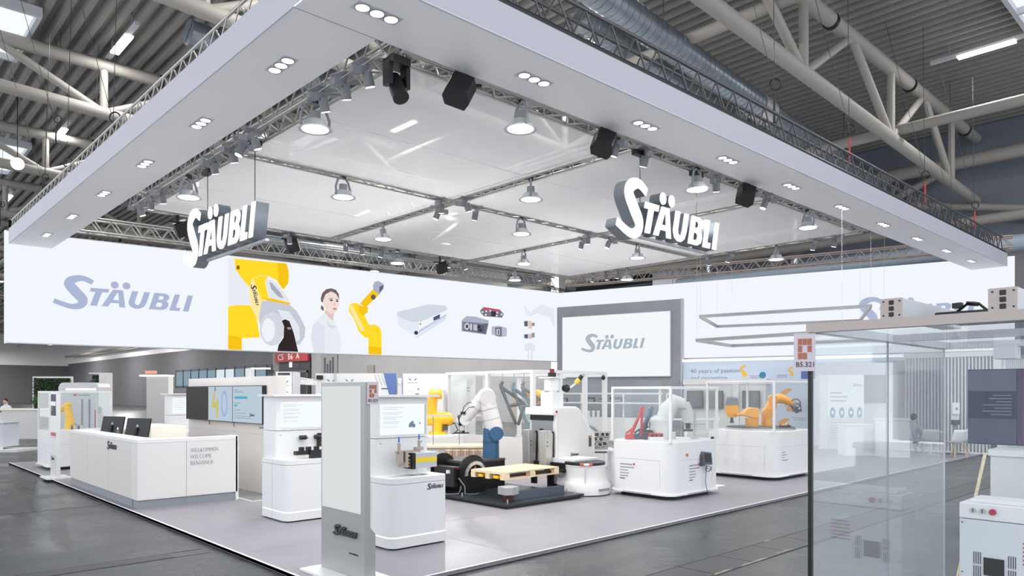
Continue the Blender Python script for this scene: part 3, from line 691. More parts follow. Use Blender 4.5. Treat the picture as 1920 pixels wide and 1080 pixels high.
PRINTS = [
 ('backdrop_tint',(232,235,244),0,[(6.13,6.52),(6.86,6.53),(6.86,4.97),(6.13,4.9)]),
 ('robot_arm',(255,217,44),1,[(6.13,4.87),(6.43,4.94),(6.88,4.96),(7.08,4.54),(7.2,3.88),(6.59,3.83),(6.58,3.43),(6.13,3.43)]),
 ('robot_arm',(246,196,26),2,[(6.13,3.9),(6.58,3.85),(6.58,3.43),(6.13,3.43)]),
 ('robot_arm',(255,217,44),2,[(6.34,6.5),(8.13,6.53),(8.2,6.3),(8.22,6.07),(8.19,5.84),(8.02,5.6),(7.77,5.91),(7.5,6.02),(7.2,6.02),(6.94,5.89),(6.82,5.6),(6.54,5.91),(6.37,6.15)]),
 ('robot_arm',(246,196,26),3,[(7.8,6.52),(8.13,6.53),(8.2,6.3),(8.22,6.07),(8.19,5.84),(8.02,5.6),(7.84,5.81),(7.84,6.19)]),
 ('robot_link',(253,232,160),3,[(6.82,5.6),(6.94,5.89),(7.2,6.02),(7.48,6.0),(7.37,5.8),(7.5,5.25),(7.25,5.12),(7.16,4.62),(7.2,4.29),(7.03,4.65),(6.86,5.09)]),
 ('robot_link',(255,217,44),4,[(6.97,5.88),(7.22,6.0),(7.46,6.0),(7.38,5.76),(7.5,5.25),(7.27,5.17),(7.08,5.62)]),
 ('robot_panel',(226,228,232),5,[(7.38,5.9),(7.61,5.91),(7.84,5.73),(8.19,5.3),(8.24,5.19),(7.52,5.26),(7.43,5.58)]),
 ('robot_panel_pattern',(168,174,182),6,[(7.52,5.82),(7.61,5.79),(7.92,5.47),(8.02,5.29),(7.84,5.33),(7.58,5.59)]),
 ('robot_link',(246,196,26),6,[(7.25,5.23),(7.58,5.26),(8.29,5.15),(8.23,5.09),(7.46,5.17)]),
 ('robot_wrist',(196,202,214),4,[(7.25,5.12),(7.46,5.18),(8.23,5.09),(8.47,4.9),(8.65,4.64),(8.82,4.3),(8.79,3.95),(8.59,3.68),(8.43,3.7),(8.39,4.08),(8.23,4.44),(8.06,4.53),(7.92,4.59),(7.54,4.65),(7.2,4.33),(7.16,4.55)]),
 ('robot_wrist',(226,230,238),5,[(7.8,4.89),(8.23,4.84),(8.59,4.33),(8.63,3.86),(8.45,3.78),(8.39,4.08),(8.23,4.44),(7.96,4.6)]),
 ('robot_disc',(210,214,224),6,[(8.04,4.22),(8.02,4.01),(7.94,3.83),(7.83,3.69),(7.69,3.62),(7.54,3.61),(7.4,3.68),(7.29,3.8),(7.21,3.98),(7.19,4.17),(7.21,4.38),(7.29,4.56),(7.4,4.69),(7.54,4.77),(7.69,4.78),(7.83,4.72),(7.94,4.6),(8.02,4.42)]),
 ('robot_disc',(238,240,246),7,[(7.71,4.17),(7.7,4.02),(7.66,3.89),(7.59,3.8),(7.52,3.75),(7.44,3.74),(7.37,3.79),(7.31,3.88),(7.27,4.0),(7.25,4.14),(7.27,4.28),(7.31,4.41),(7.37,4.5),(7.44,4.56),(7.52,4.56),(7.59,4.52),(7.66,4.43),(7.7,4.31)]),
 ('robot_flange',(52,42,42),8,[(7.96,4.5),(8.08,4.56),(8.23,4.5),(8.39,4.08),(8.55,3.43),(7.8,3.43),(7.84,3.64),(8.02,3.91),(8.04,4.3)]),
 ('robot_flange_highlight',(150,150,158),9,[(8.3,4.25),(8.29,4.24),(8.28,4.22),(8.26,4.21),(8.23,4.2),(8.21,4.2),(8.18,4.21),(8.16,4.22),(8.15,4.23),(8.14,4.25),(8.15,4.26),(8.16,4.28),(8.18,4.29),(8.21,4.29),(8.23,4.29),(8.26,4.29),(8.28,4.28),(8.29,4.27)]),
 ('robot_screw',(150,100,30),5,[(6.51,6.22),(6.51,6.19),(6.5,6.17),(6.49,6.15),(6.47,6.14),(6.45,6.14),(6.43,6.15),(6.41,6.16),(6.4,6.18),(6.4,6.21),(6.4,6.23),(6.41,6.25),(6.43,6.27),(6.45,6.28),(6.47,6.29),(6.49,6.28),(6.5,6.26),(6.51,6.24)]),
 ('woman_shirt',(232,234,242),1,[(9.55,4.89),(9.32,4.68),(9.1,4.39),(9.03,3.96),(9.14,3.43),(10.13,3.45),(10.22,3.77),(10.13,4.17),(10.04,4.45),(9.87,4.64)]),
 ('woman_shirt',(222,225,236),2,[(9.28,4.56),(9.53,4.38),(9.57,3.43),(9.14,3.43),(9.03,3.96),(9.1,4.39)]),
 ('woman_shirt',(214,218,230),3,[(9.61,4.62),(9.8,4.43),(9.99,4.45),(9.87,4.32),(9.7,4.39)]),
 ('woman_neck',(226,196,192),2,[(9.57,5.01),(9.76,4.89),(9.92,4.88),(9.87,4.62),(9.7,4.74),(9.55,4.89)]),
 ('woman_face',(240,220,214),3,[(9.46,5.28),(9.59,5.57),(9.8,5.7),(9.99,5.62),(10.11,5.45),(10.1,5.21),(10.04,5.01),(9.92,4.88),(9.76,4.87),(9.57,5.04)]),
 ('woman_hair',(112,98,104),4,[(9.4,5.4),(9.46,5.6),(9.61,5.75),(9.8,5.8),(9.99,5.76),(10.1,5.61),(10.12,5.42),(9.99,5.62),(9.8,5.69),(9.59,5.57),(9.5,5.37),(9.48,5.25),(9.42,5.28)]),
 ('woman_hair',(124,100,104),4,[(9.42,5.16),(9.51,5.09),(9.52,4.96),(9.45,4.97),(9.4,5.04)]),
 ('woman_eye',(96,60,62),5,[(9.87,5.37),(9.86,5.36),(9.85,5.35),(9.84,5.34),(9.82,5.33),(9.8,5.33),(9.78,5.33),(9.76,5.34),(9.75,5.35),(9.75,5.36),(9.75,5.37),(9.76,5.38),(9.78,5.39),(9.8,5.39),(9.82,5.39),(9.84,5.39),(9.85,5.39),(9.86,5.38)]),
 ('woman_eye',(96,60,62),5,[(10.08,5.35),(10.08,5.34),(10.07,5.33),(10.06,5.32),(10.05,5.32),(10.03,5.32),(10.01,5.32),(10.0,5.33),(9.99,5.33),(9.99,5.34),(9.99,5.36),(10.0,5.37),(10.01,5.37),(10.03,5.38),(10.05,5.38),(10.06,5.38),(10.07,5.37),(10.08,5.36)]),
 ('woman_brow',(120,96,96),5,[(9.71,5.42),(9.87,5.45),(9.88,5.43),(9.72,5.4)]),
 ('woman_brow',(120,96,96),5,[(9.97,5.43),(10.1,5.41),(10.09,5.39),(9.98,5.4)]),
 ('woman_lips',(206,116,120),5,[(10.02,5.06),(10.02,5.05),(10.0,5.04),(9.98,5.03),(9.96,5.03),(9.93,5.03),(9.9,5.03),(9.88,5.03),(9.87,5.04),(9.87,5.05),(9.87,5.06),(9.88,5.07),(9.9,5.08),(9.93,5.09),(9.96,5.09),(9.98,5.09),(10.0,5.08),(10.02,5.07)]),
 ('woman_nose',(222,186,180),4,[(9.93,5.32),(9.98,5.2),(9.91,5.17)]),
 ('robot_base',(255,217,44),1,[(11.31,4.07),(11.31,3.43),(11.86,3.43),(11.86,4.26),(11.8,4.46),(11.59,4.58),(11.27,4.52),(11.27,4.15)]),
 ('robot_base',(246,196,26),2,[(11.31,3.74),(11.86,3.71),(11.86,3.43),(11.31,3.43)]),
 ('robot_arm',(255,217,44),3,[(10.5,5.16),(10.58,5.29),(10.78,5.35),(10.96,5.28),(11.27,4.64),(11.45,4.4),(11.45,4.11),(11.18,4.04),(10.91,4.27),(10.69,4.77),(10.51,5.0)]),
 ('robot_arm',(253,232,160),4,[(10.51,5.16),(10.64,5.25),(10.91,4.78),(11.18,4.31),(11.0,4.3),(10.73,4.77)]),
 ('robot_elbow',(246,196,26),4,[(10.91,5.25),(11.28,5.22),(11.28,5.03),(11.09,4.88),(10.91,5.03)]),
 ('robot_forearm',(246,196,26),5,[(10.95,5.32),(11.18,5.58),(11.54,5.96),(11.78,5.75),(11.18,5.19)]),
 ('robot_joint',(110,96,80),6,[(11.61,5.62),(11.6,5.59),(11.58,5.56),(11.56,5.53),(11.52,5.52),(11.49,5.51),(11.46,5.53),(11.43,5.54),(11.41,5.57),(11.41,5.61),(11.41,5.64),(11.43,5.67),(11.46,5.7),(11.49,5.71),(11.52,5.71),(11.56,5.71),(11.58,5.68),(11.6,5.66)]),
 ('robot_wrist',(168,178,196),6,[(11.49,6.06),(11.57,6.21),(11.73,6.25),(11.96,6.14),(11.94,5.97),(11.74,5.72),(11.51,5.89)]),
 ('robot_wrist',(96,104,118),7,[(11.77,6.04),(11.94,6.11),(11.91,5.97),(11.75,5.79)]),
 ('vehicle_shadow',(218,224,242),0,[(12.61,4.58),(13.39,4.19),(14.81,5.11),(14.76,4.94),(13.43,4.15)]),
 ('vehicle_top',(208,216,228),2,[(12.53,5.11),(13.96,5.53),(14.73,5.53),(14.84,5.46),(14.83,5.35),(13.62,4.81),(13.14,4.76),(12.53,4.99)]),
 ('vehicle_front',(228,234,244),1,[(12.53,5.0),(13.14,4.77),(13.62,4.81),(13.39,4.25),(12.61,4.57)]),
 ('vehicle_side',(240,243,249),2,[(13.62,4.81),(14.83,5.36),(14.81,5.11),(13.48,4.31),(13.38,4.25)]),
 ('vehicle_side',(196,206,226),3,[(13.53,4.47),(14.81,5.19),(14.81,5.11),(13.48,4.31)]),
 ('vehicle_panel',(84,92,116),4,[(14.18,5.01),(14.5,5.17),(14.5,5.0),(14.2,4.87)]),
 ('vehicle_lamp',(226,150,60),4,[(13.62,4.72),(13.62,4.7),(13.61,4.69),(13.6,4.68),(13.59,4.67),(13.57,4.67),(13.56,4.68),(13.55,4.69),(13.54,4.7),(13.54,4.71),(13.54,4.72),(13.55,4.74),(13.56,4.75),(13.57,4.75),(13.59,4.75),(13.6,4.75),(13.61,4.74),(13.62,4.73)]),
 ('vehicle_emblem',(60,64,74),4,[(13.48,4.35),(13.47,4.33),(13.46,4.3),(13.43,4.28),(13.4,4.27),(13.37,4.27),(13.34,4.28),(13.32,4.3),(13.3,4.32),(13.3,4.34),(13.3,4.37),(13.32,4.4),(13.34,4.42),(13.37,4.43),(13.4,4.43),(13.43,4.42),(13.46,4.4),(13.47,4.38)]),
 ('connector_top',(176,180,200),2,[(15.57,4.99),(15.81,5.17),(16.26,5.18),(16.96,5.06),(16.94,4.93),(15.57,4.9)]),
 ('connector_front',(134,138,158),3,[(15.57,4.93),(16.94,4.93),(16.81,4.45),(15.57,4.53)]),
 ('connector_insert',(92,96,112),4,[(15.69,4.88),(16.78,4.86),(16.7,4.51),(15.69,4.59)]),
 ('connector_port',(214,216,226),5,[(15.96,4.75),(15.95,4.7),(15.92,4.66),(15.89,4.62),(15.85,4.6),(15.8,4.6),(15.76,4.62),(15.72,4.64),(15.7,4.68),(15.7,4.73),(15.7,4.78),(15.72,4.82),(15.76,4.86),(15.8,4.88),(15.85,4.88),(15.89,4.87),(15.92,4.84),(15.95,4.79)]),
 ('connector_port',(70,74,88),6,[(15.89,4.74),(15.89,4.71),(15.88,4.69),(15.86,4.67),(15.84,4.66),(15.81,4.66),(15.79,4.67),(15.77,4.68),(15.76,4.71),(15.76,4.74),(15.76,4.76),(15.77,4.79),(15.79,4.81),(15.81,4.82),(15.84,4.82),(15.86,4.81),(15.88,4.8),(15.89,4.77)]),
 ('connector_port',(200,204,216),5,[(15.98,4.86),(16.09,4.86),(16.09,4.59),(15.98,4.59)]),
 ('connector_port',(188,192,206),5,[(16.15,4.85),(16.35,4.85),(16.35,4.58),(16.15,4.59)]),
 ('connector_port',(60,62,74),6,[(16.52,4.76),(16.52,4.73),(16.5,4.71),(16.48,4.69),(16.46,4.68),(16.43,4.68),(16.4,4.69),(16.38,4.7),(16.36,4.72),(16.36,4.75),(16.36,4.77),(16.38,4.8),(16.4,4.82),(16.43,4.83),(16.46,4.83),(16.48,4.82),(16.5,4.8),(16.52,4.78)]),
 ('connector_port',(60,62,74),6,[(16.59,4.62),(16.59,4.59),(16.57,4.57),(16.55,4.55),(16.52,4.54),(16.49,4.54),(16.47,4.54),(16.45,4.56),(16.43,4.58),(16.43,4.61),(16.43,4.63),(16.45,4.66),(16.47,4.67),(16.49,4.68),(16.52,4.68),(16.55,4.68),(16.57,4.66),(16.59,4.64)]),
 ('connector_side',(108,112,132),5,[(16.73,4.92),(16.94,4.93),(16.81,4.45),(16.7,4.47)]),
 ('red_connector',(122,118,132),2,[(16.51,5.45),(16.67,5.6),(17.57,5.55),(17.77,5.38),(17.67,5.22),(16.72,5.22),(16.52,5.36)]),
 ('red_connector_cover',(212,74,96),3,[(16.7,5.61),(17.58,5.56),(17.52,5.49),(16.66,5.52)]),
 ('red_connector_port',(62,58,68),3,[(17.09,5.47),(17.35,5.46),(17.34,5.25),(17.09,5.25)]),
 ('red_connector_pin',(226,226,234),4,[(16.87,5.44),(16.86,5.42),(16.83,5.4),(16.8,5.4),(16.78,5.41),(16.77,5.43),(16.78,5.46),(16.8,5.48),(16.83,5.48),(16.86,5.47)]),
 ('red_connector_pin',(226,226,234),4,[(16.85,5.29),(16.84,5.27),(16.82,5.25),(16.79,5.25),(16.76,5.26),(16.75,5.29),(16.76,5.31),(16.79,5.33),(16.82,5.33),(16.84,5.32)]),
 ('red_connector_pin',(226,226,234),4,[(17.46,5.43),(17.45,5.4),(17.42,5.38),(17.39,5.38),(17.36,5.4),(17.35,5.42),(17.36,5.45),(17.39,5.46),(17.42,5.46),(17.45,5.45)]),
 ('red_connector_pin',(226,226,234),4,[(17.43,5.29),(17.42,5.26),(17.4,5.25),(17.36,5.24),(17.34,5.26),(17.33,5.28),(17.34,5.31),(17.36,5.33),(17.4,5.33),(17.42,5.31)]),
 ('red_connector_pin',(226,226,234),4,[(17.7,5.36),(17.69,5.33),(17.66,5.32),(17.63,5.31),(17.6,5.33),(17.59,5.35),(17.6,5.38),(17.63,5.39),(17.66,5.4),(17.69,5.38)]),
 ('red_connector_pin',(226,226,234),4,[(16.67,5.39),(16.66,5.37),(16.64,5.35),(16.61,5.35),(16.58,5.36),(16.57,5.39),(16.58,5.41),(16.61,5.43),(16.64,5.43),(16.66,5.42)]),
 ('red_connector_pin',(226,226,234),4,[(17.09,5.48),(17.08,5.45),(17.05,5.44),(17.02,5.43),(17.0,5.45),(16.98,5.47),(17.0,5.5),(17.02,5.51),(17.05,5.52),(17.08,5.5)]),
 ('small_connector',(184,186,204),2,[(17.11,4.81),(17.51,4.86),(17.94,4.79),(17.92,4.42),(17.51,4.38),(17.11,4.47)]),
 ('small_connector_insert',(112,114,132),3,[(17.29,4.77),(17.65,4.81),(17.66,4.41),(17.33,4.42)]),
 ('small_connector_port',(226,226,234),4,[(17.38,4.71),(17.54,4.72),(17.54,4.46),(17.38,4.46)]),
 ('small_connector_port',(70,72,84),5,[(17.44,4.69),(17.5,4.69),(17.5,4.47),(17.44,4.47)]),
 ('fitting_sleeve',(92,98,122),2,[(18.9,5.14),(19.11,5.17),(19.11,4.92),(18.92,4.92)]),
 ('fitting_body',(222,200,180),2,[(19.13,5.17),(19.34,5.18),(19.34,4.83),(19.16,4.83)]),
 ('fitting_body',(150,152,170),3,[(19.34,5.09),(19.51,5.12),(19.51,4.97),(19.34,4.94)]),
 ('fitting_sleeve',(92,98,122),2,[(18.9,4.55),(19.13,4.58),(19.13,4.38),(18.92,4.39)]),
 ('fitting_body',(216,192,176),2,[(19.16,4.59),(19.34,4.6),(19.34,4.37),(19.17,4.38)]),
 ('fitting_body',(150,152,170),3,[(19.34,4.64),(19.51,4.67),(19.51,4.45),(19.34,4.43)]),
 ('ghost_machine',(228,231,240),1,[(18.95,5.81),(19.25,5.56),(19.92,5.97),(20.69,5.8),(20.7,4.91),(20.42,5.38),(19.68,5.55),(19.23,5.37),(18.94,5.53)]),
 ('ghost_machine',(226,228,238),1,[(18.94,4.08),(19.23,4.21),(19.51,4.12),(19.57,3.86),(18.94,3.83)]),
 ('ghost_machine',(222,225,236),1,[(19.1,3.83),(19.18,3.84),(19.18,3.46),(19.1,3.46)]),
 ('ghost_machine',(222,225,236),1,[(19.3,3.84),(19.39,3.85),(19.39,3.46),(19.3,3.45)]),
]
for n, c, k, pts in PRINTS:
    obj('printed_' + n, MB().vprism(pts, -0.004 - 0.003 * k, -0.002 - 0.003 * k), emis('print_%02x%02x%02x' % c, c, 1.0), bl)
obj('printed_wordmark', logo_mesh(3.9, 0.53, 0.004), LOGOB, bl, loc=(1.12, -0.006, 4.61))
o = obj('printed_wordmark', logo_mesh(0.74, 0.10, 0.003), emis('print_ink', (70, 66, 70), 1.0), bl, loc=(6.88, -0.032, 5.68)); o.rotation_euler = (0, math.radians(76), 0)
obj('printed_wordmark', logo_mesh(3.95, 0.56, 0.004), LOGOB, br, loc=(12.25, -0.006, 4.56))
# ================================================================== BACK WALLS OF THE STAND
# feature wall with the big white screen, in front of the right banner
FA = BB - n2 * 0.45
fw = thing('feature_wall', 'tall grey feature wall carrying the big white screen', 'partition', (FA.x, FA.y, 0), r2)
obj('wall_panel', MB().box(0.16, 5.95, -0.12, 0.12, 0, 5.84), FEATURE, fw)
obj('edge_lining', MB().box(5.95, 6.0, -0.14, 0.14, 0, 5.86), LGREY, fw)
sc = thing('wall_screen', 'big white screen with a grey blue wordmark on the feature wall', 'screen', (FA.x, FA.y, 0), r2)
obj('screen_frame', MB().box(0.48, 5.56, -0.24, -0.12, 2.64, 5.37), LGREY, sc)
obj('display_surface', MB().box(0.51, 5.53, -0.255, -0.24, 2.67, 5.34), emis('big_screen_white', (243, 246, 248), 1.0), sc)
obj('printed_wordmark', logo_mesh(3.0, 0.42, 0.004), emis('screen_logo', (170, 184, 194), 1.0), sc, loc=(1.44, -0.26, 3.86))
pw = thing('graphic_wall', 'pale blue partition printed with small robots below the right banner', 'partition', (FA.x, FA.y, 0), r2)
PALEB = mat('graphic_wall_blue', (206, 220, 236), 0.5)
obj('wall_panel', MB().box(6.0, 17.0, 0.05, 0.2, 0, 3.24), PALEB, pw)
obj('head_rail', MB().box(6.0, 17.0, -0.1, 0.2, 3.24, 3.34), LEDW, pw)
obj('headline_print', text_mesh('40 years of passion', 0.17, 0.004, width=2.0), INKL, pw, loc=(6.3, 0.045, 2.78))
obj('headline_print', text_mesh('and innovation', 0.17, 0.004, width=1.5), INKL, pw, loc=(6.3, 0.045, 2.5))
def flat(mb_pts, name, m, par, y=0.045):
    obj(name, MB().vprism(mb_pts, y - 0.004, y), m, par)
for x0, z0, s in ((8.4, 2.6, .16), (10.2, 2.62, .12)):
    flat([(x0, z0), (x0 + s, z0), (x0 + s, z0 + s), (x0 - s * .2, z0 + 2 * s), (x0 + s, z0 + 2.7 * s), (x0 + .6 * s, z0 + 3 * s), (x0 - s * .7, z0 + 2.2 * s), (x0, z0 + s)], 'printed_robot', YELLOW, pw)
for z in (2.66, 2.36):
    flat([(9.18 + .13 * math.cos(a * .4488), z + .13 * math.sin(a * .4488)) for a in range(14)], 'printed_icon', CYAN, pw)
for k in range(9):
    flat([(9.12, 2.05 - k * .2), (9.24, 2.05 - k * .2), (9.24, 2.17 - k * .2), (9.12, 2.17 - k * .2)], 'printed_timeline_mark', CYAN, pw)
flat([(10.6, 2.5), (11.1, 2.5), (11.1, 2.78), (10.6, 2.82)], 'printed_picture', SIGNBLUE, pw)
for x, z, w in ((8.7, 2.62, .4), (9.7, 2.64, .4), (10.0, 1.5, .5), (8.6, 1.6, .4), (10.3, 1.0, .5), (6.6, 1.9, 1.2)):
    for j in range(2): flat([(x, z - j * .07), (x + w, z - j * .07), (x + w, z + .02 - j * .07), (x, z + .02 - j * .07)], 'printed_text_line', INKL, pw)
for x, z in ((9.9, 1.9), (10.1, 1.25), (9.8, 0.75)):
    flat([(x, z), (x + .16, z + .02), (x + .4, z + .22), (x + .2, z + .25), (x - .05, z + .1)], 'printed_robot', ORANGEY, pw)
TVM = mat('tv_screen_grey', (92, 94, 98), 0.25)
def wall_tv(label, par_loc, rz, x0, x1, z0, z1, y, group=None):
    t = thing('television', label, 'television', par_loc, rz, group)
    obj('bezel', MB().box(x0, x1, y - 0.06, y, z0, z1), BLACK, t, bevel=0.006)
    obj('screen_glass', MB().box(x0 + .03, x1 - .03, y - 0.066, y - 0.06, z0 + .03, z1 - .03), TVM, t)
for x in (6.35, 7.15, 8.55):
    wall_tv('switched-off grey television on a white pillar beside the feature wall', (FA.x, FA.y, 0), r2, x, x + 0.66, 1.35, 2.05, -0.51, 'switched-off wall televisions')
wp = thing('display_cabinet', 'tall white display cabinet carrying the switched-off televisions', 'cabinet', (FA.x, FA.y, 0), r2)
obj('body', MB().box(6.2, 9.4, -0.42, 0.04, 0, 2.3), WHITE2, wp)
obj('top_fascia', MB().box(6.15, 9.45, -0.46, 0.04, 2.3, 2.52), WHITE, wp)
obj('pilaster', MB().box(8.2, 8.4, -0.5, -0.42, 0, 2.3), WHITE, wp)
# hanging rectangular light frames
def light_frame(label, A_, B_, C_, D_, z):
    t = thing('hanging_luminaire', label, 'light frame', (0, 0, z))
    P_ = [Vector((p[0], p[1], 0)) for p in (A_, B_, C_, D_)]
    for i in range(4):
        p, q = P_[i], P_[(i + 1) % 4]; d = (q - p).normalized(); m_ = (p + q) / 2
        obj('profile', MB().obox(m_, ((q - p).length, 0.06, 0.08), (0, 0, math.atan2(d.y, d.x))), mat('light_frame_alu', (150, 150, 154), 0.5), t)
        obj('led_strip', MB().obox(m_ + Vector((0, 0, -0.045)), ((q - p).length - .05, 0.05, 0.01), (0, 0, math.atan2(d.y, d.x))), OFFW, t)
        obj('suspension_wire', MB().cyl(p + Vector((0.05, 0.02, 0.03)), p + Vector((0.05, 0.02, 6.26 - z)), 0.003, n=5), LGREY, t)
light_frame('upper slim rectangular light frame hanging before the right banner', (14.75, 5.3), (15.7, 0.9), (19.4, 2.6), (18.0, 6.7), 4.2)
light_frame('lower slim rectangular light frame hanging before the right banner', (13.4, 4.55), (13.2, 0.6), (16.9, 1.0), (16.15, 5.1), 3.4)
# ================================================================== RECEPTION
rc = thing('reception_counter', 'white U-shaped reception counter with welcome lettering and grey plinth', 'counter', (0.12, 7.0, 0))
CW = 0.34
for nm, a in (('front_panel', (0, 1.72, 0, CW)), ('side_panel', (0, CW, CW, 4.75)), ('rear_panel', (CW, 1.72, 4.75 - CW, 4.75))):
    mb = MB().box(a[0], a[1], a[2], a[3], 0.15, 1.12); obj(nm, mb, WHITE2 if nm == 'front_panel' else WARMW, rc)
    obj('counter_top', MB().box(a[0], a[1], a[2], a[3], 1.123, 1.18), WHITE, rc)
    obj('plinth', MB().box(a[0] + .02, a[1] - .02, a[2] + .02, a[3] - .02, 0, 0.147), MGREY, rc)
obj('panel_joint', MB().box(0.80, 0.806, -0.002, 0, 0, 1.12), MGREY, rc)
obj('panel_joint', MB().box(-0.002, 0, 1.75, 1.756, 0, 1.12), LGREY, rc)
obj('panel_joint', MB().box(-0.002, 0, 3.3, 3.306, 0, 1.12), LGREY, rc)
obj('desk_top', MB().box(CW, 1.1, CW, 4.4, 0.72, 0.75), CREAM, rc)
obj('inner_shelf', MB().box(1.0, 1.7, 2.6, 4.3, 0.75, 1.28), CREAM, rc)
obj('end_cheek', MB().box(1.69, 1.74, 0, CW, 0, 1.19), WHITE, rc)
INKW = mat('welcome_lettering', (138, 140, 146), 0.5)
for k, w in enumerate(('WILLKOMMEN', 'WELCOME', 'BIENVENUE')):
    obj('welcome_lettering', text_mesh(w, 0.082, 0.006, thin=-0.0035, width=(0.49, 0.375, 0.40)[k]), INKW, rc, loc=(0.865, -0.004, 0.925 - 0.115 * k))
obj('wordmark', logo_mesh(0.64, 0.085, 0.008), INK, rc, loc=(-0.004, 1.86, 0.945), rotz=-math.pi / 2)
def monitor(label, loc, rz):
    t = thing('desktop_monitor', label, 'monitor', loc, rz, 'reception monitors seen from behind')
    obj('display', MB().box(-0.30, 0.30, -0.02, 0.02, 0.12, 0.50), BLACK, t, bevel=0.008, rot=(-0.22, 0, 0))
    obj('stand', MB().box(-0.03, 0.03, 0.0, 0.04, 0, 0.3), BLACKM, t); obj('foot', MB().box(-0.12, 0.12, -0.09, 0.09, 0, 0.015), BLACKM, t)
    obj('maker_emblem', MB().cyl((0, -0.022, 0.34), (0, -0.026, 0.34), 0.03, n=12), MGREY, t, rot=(-0.22, 0, 0))
monitor('black desktop monitor seen from behind on the reception desk', (0.72, 11.0, 0.98), math.radians(-62))
monitor('black desktop monitor seen from behind on the reception desk', (0.78, 9.45, 0.98), math.radians(-62))
bt = thing('spray_bottle', 'small clear bottle on the reception counter by the monitor', 'bottle', (0.34, 9.0, 1.18))
obj('body', MB().lathe([(0.028, 0), (0.03, 0.02), (0.03, 0.075), (0.012, 0.10)], 14), GLASS, bt, smooth=40); obj('cap', MB().lathe([(0.012, 0.10), (0.014, 0.12), (0.006, 0.14)], 12), WHITE, bt)
obj('desk_riser', MB().box(0.36, 0.95, 1.9, 4.3, 0.75, 0.98), WHITE, rc)
# ================================================================== VIDEO WALL
vw = thing('video_wall_partition', 'warm white partition block behind the reception holding three screens', 'partition', (2.5, 6.6, 0))
obj('body', MB().rrect(0, 0.36, 0.38, 4.95, 0.16, 0.0, 2.31), WARMW, vw, smooth=40)
obj('panel_joint', MB().box(-0.003, 0, 0.6, 4.95, 1.16, 1.166), LGREY, vw)
obj('web_address', text_mesh('www.staubli.com', 0.045, 0.004, width=0.36), INKL, vw, loc=(-0.006, 0.93, 1.28), rotz=-math.pi / 2)
tv = [(4.72, 3.36, 'off'), (3.36, 2.02, '40'), (2.02, 0.60, 'txt')]
for k, (a, b2, kd) in enumerate(tv):
    lab = {'off': 'dark switched-off screen of the video wall behind the reception', '40': 'video-wall screen showing a yellow and blue number 40', 'txt': 'video-wall screen showing lines of blue presentation text'}[kd]
    t = thing('wall_display', lab, 'screen', (2.5, 6.6, 0))
    obj('bezel', MB().box(-0.09, -0.004, b2 + .004, a - .004, 1.37, 2.13), BLACK, t)
    obj('display_surface', MB().box(-0.095, -0.09, b2 + .02, a - .02, 1.385, 2.115), mat('screen_dark_brown', (50, 46, 44), 0.6, noise=(6, 0.15), spec=0.15) if kd == 'off' else SCREENB, t)
    if kd == '40':
        Yp = emis('screen_yellow', (206, 196, 96), 0.95); Bp = emis('screen_periwinkle', (160, 182, 230), 0.95)
        s4 = curve_mesh('digit', [_stroke([(0.33, 0.62), (0.26, 0.42), (0.18, 0.26), (0.30, 0.24), (0.44, 0.26)], [.02, .035, .05, .06, .06]), _stroke([(0.46, 0.36), (0.44, 0.2), (0.42, -0.02)], [.05, .05, .045])], 0.003)
        obj('digit_four', s4, Yp, t, loc=(-0.098, a - 0.1, 1.47), rotz=-math.pi / 2)
        ring = [(0.82 + .17 * math.cos(q * math.pi / 12), 0.28 + .28 * math.sin(q * math.pi / 12)) for q in range(24)]
        ring2 = [(0.82 + .115 * math.cos(q * math.pi / 12), 0.28 + .215 * math.sin(q * math.pi / 12)) for q in range(24)]
        obj('digit_zero', curve_mesh('digit', [ring, ring2], 0.003), Bp, t, loc=(-0.098, a - 0.1, 1.47), rotz=-math.pi / 2)
        obj('blue_tip', curve_mesh('digit', [[(0.29, .56), (.36, .56), (.33, .68)]], 0.003), emis('screen_blue', (86, 120, 190), 0.9), t, loc=(-0.1, a - 0.1, 1.47), rotz=-math.pi / 2)
    if kd == 'txt':
        CT = emis('screen_text_cyan', (84, 176, 204), 0.95); GT = emis('screen_text_grey', (158, 176, 186), 0.95)
        for z, w, h, m_ in ((2.03, .16, .02, GT), (1.99, .4, .02, GT), (1.86, .62, .05, CT), (1.76, .3, .02, GT), (1.70, .12, .045, CT), (1.62, .3, .02, GT), (1.56, .55, .015, GT), (1.50, .8, .015, GT), (1.46, .75, .015, GT)):
            obj('text_line', MB().box(-0.099, -0.095, a - 0.12 - w, a - 0.12, z, z + h), m_, t)
        obj('screen_wordmark', logo_mesh(0.24, 0.035, 0.003), emis('screen_ink', (88, 98, 108), 0.9), t, loc=(-0.099, a - 0.85, 1.52), rotz=-math.pi / 2)
    if kd != 'txt':
        obj('cable_end', MB().tube([(-0.05, b2 + .03, 1.37), (-0.06, b2 + .02, 1.31), (-0.05, b2, 1.28)], 0.008, 6), BLACK, t)
# small camera arm on the partition
ca_ = thing('camera_arm', 'white camera arm standing on top of the video wall partition', 'camera', (2.7, 8.42, 2.31))
obj('post', MB().box(-0.03, 0.03, -0.03, 0.03, 0, 0.17), LGREY, ca_); obj('boom', MB().obox((0.16, -0.15, 0.18), (0.40, 0.035, 0.035), (0, 0, -0.75)), WHITE, ca_)
obj('head', MB().obox((0.32, -0.30, 0.11), (0.10, 0.08, 0.08), (0, 0, -0.75)), BLACK, ca_)
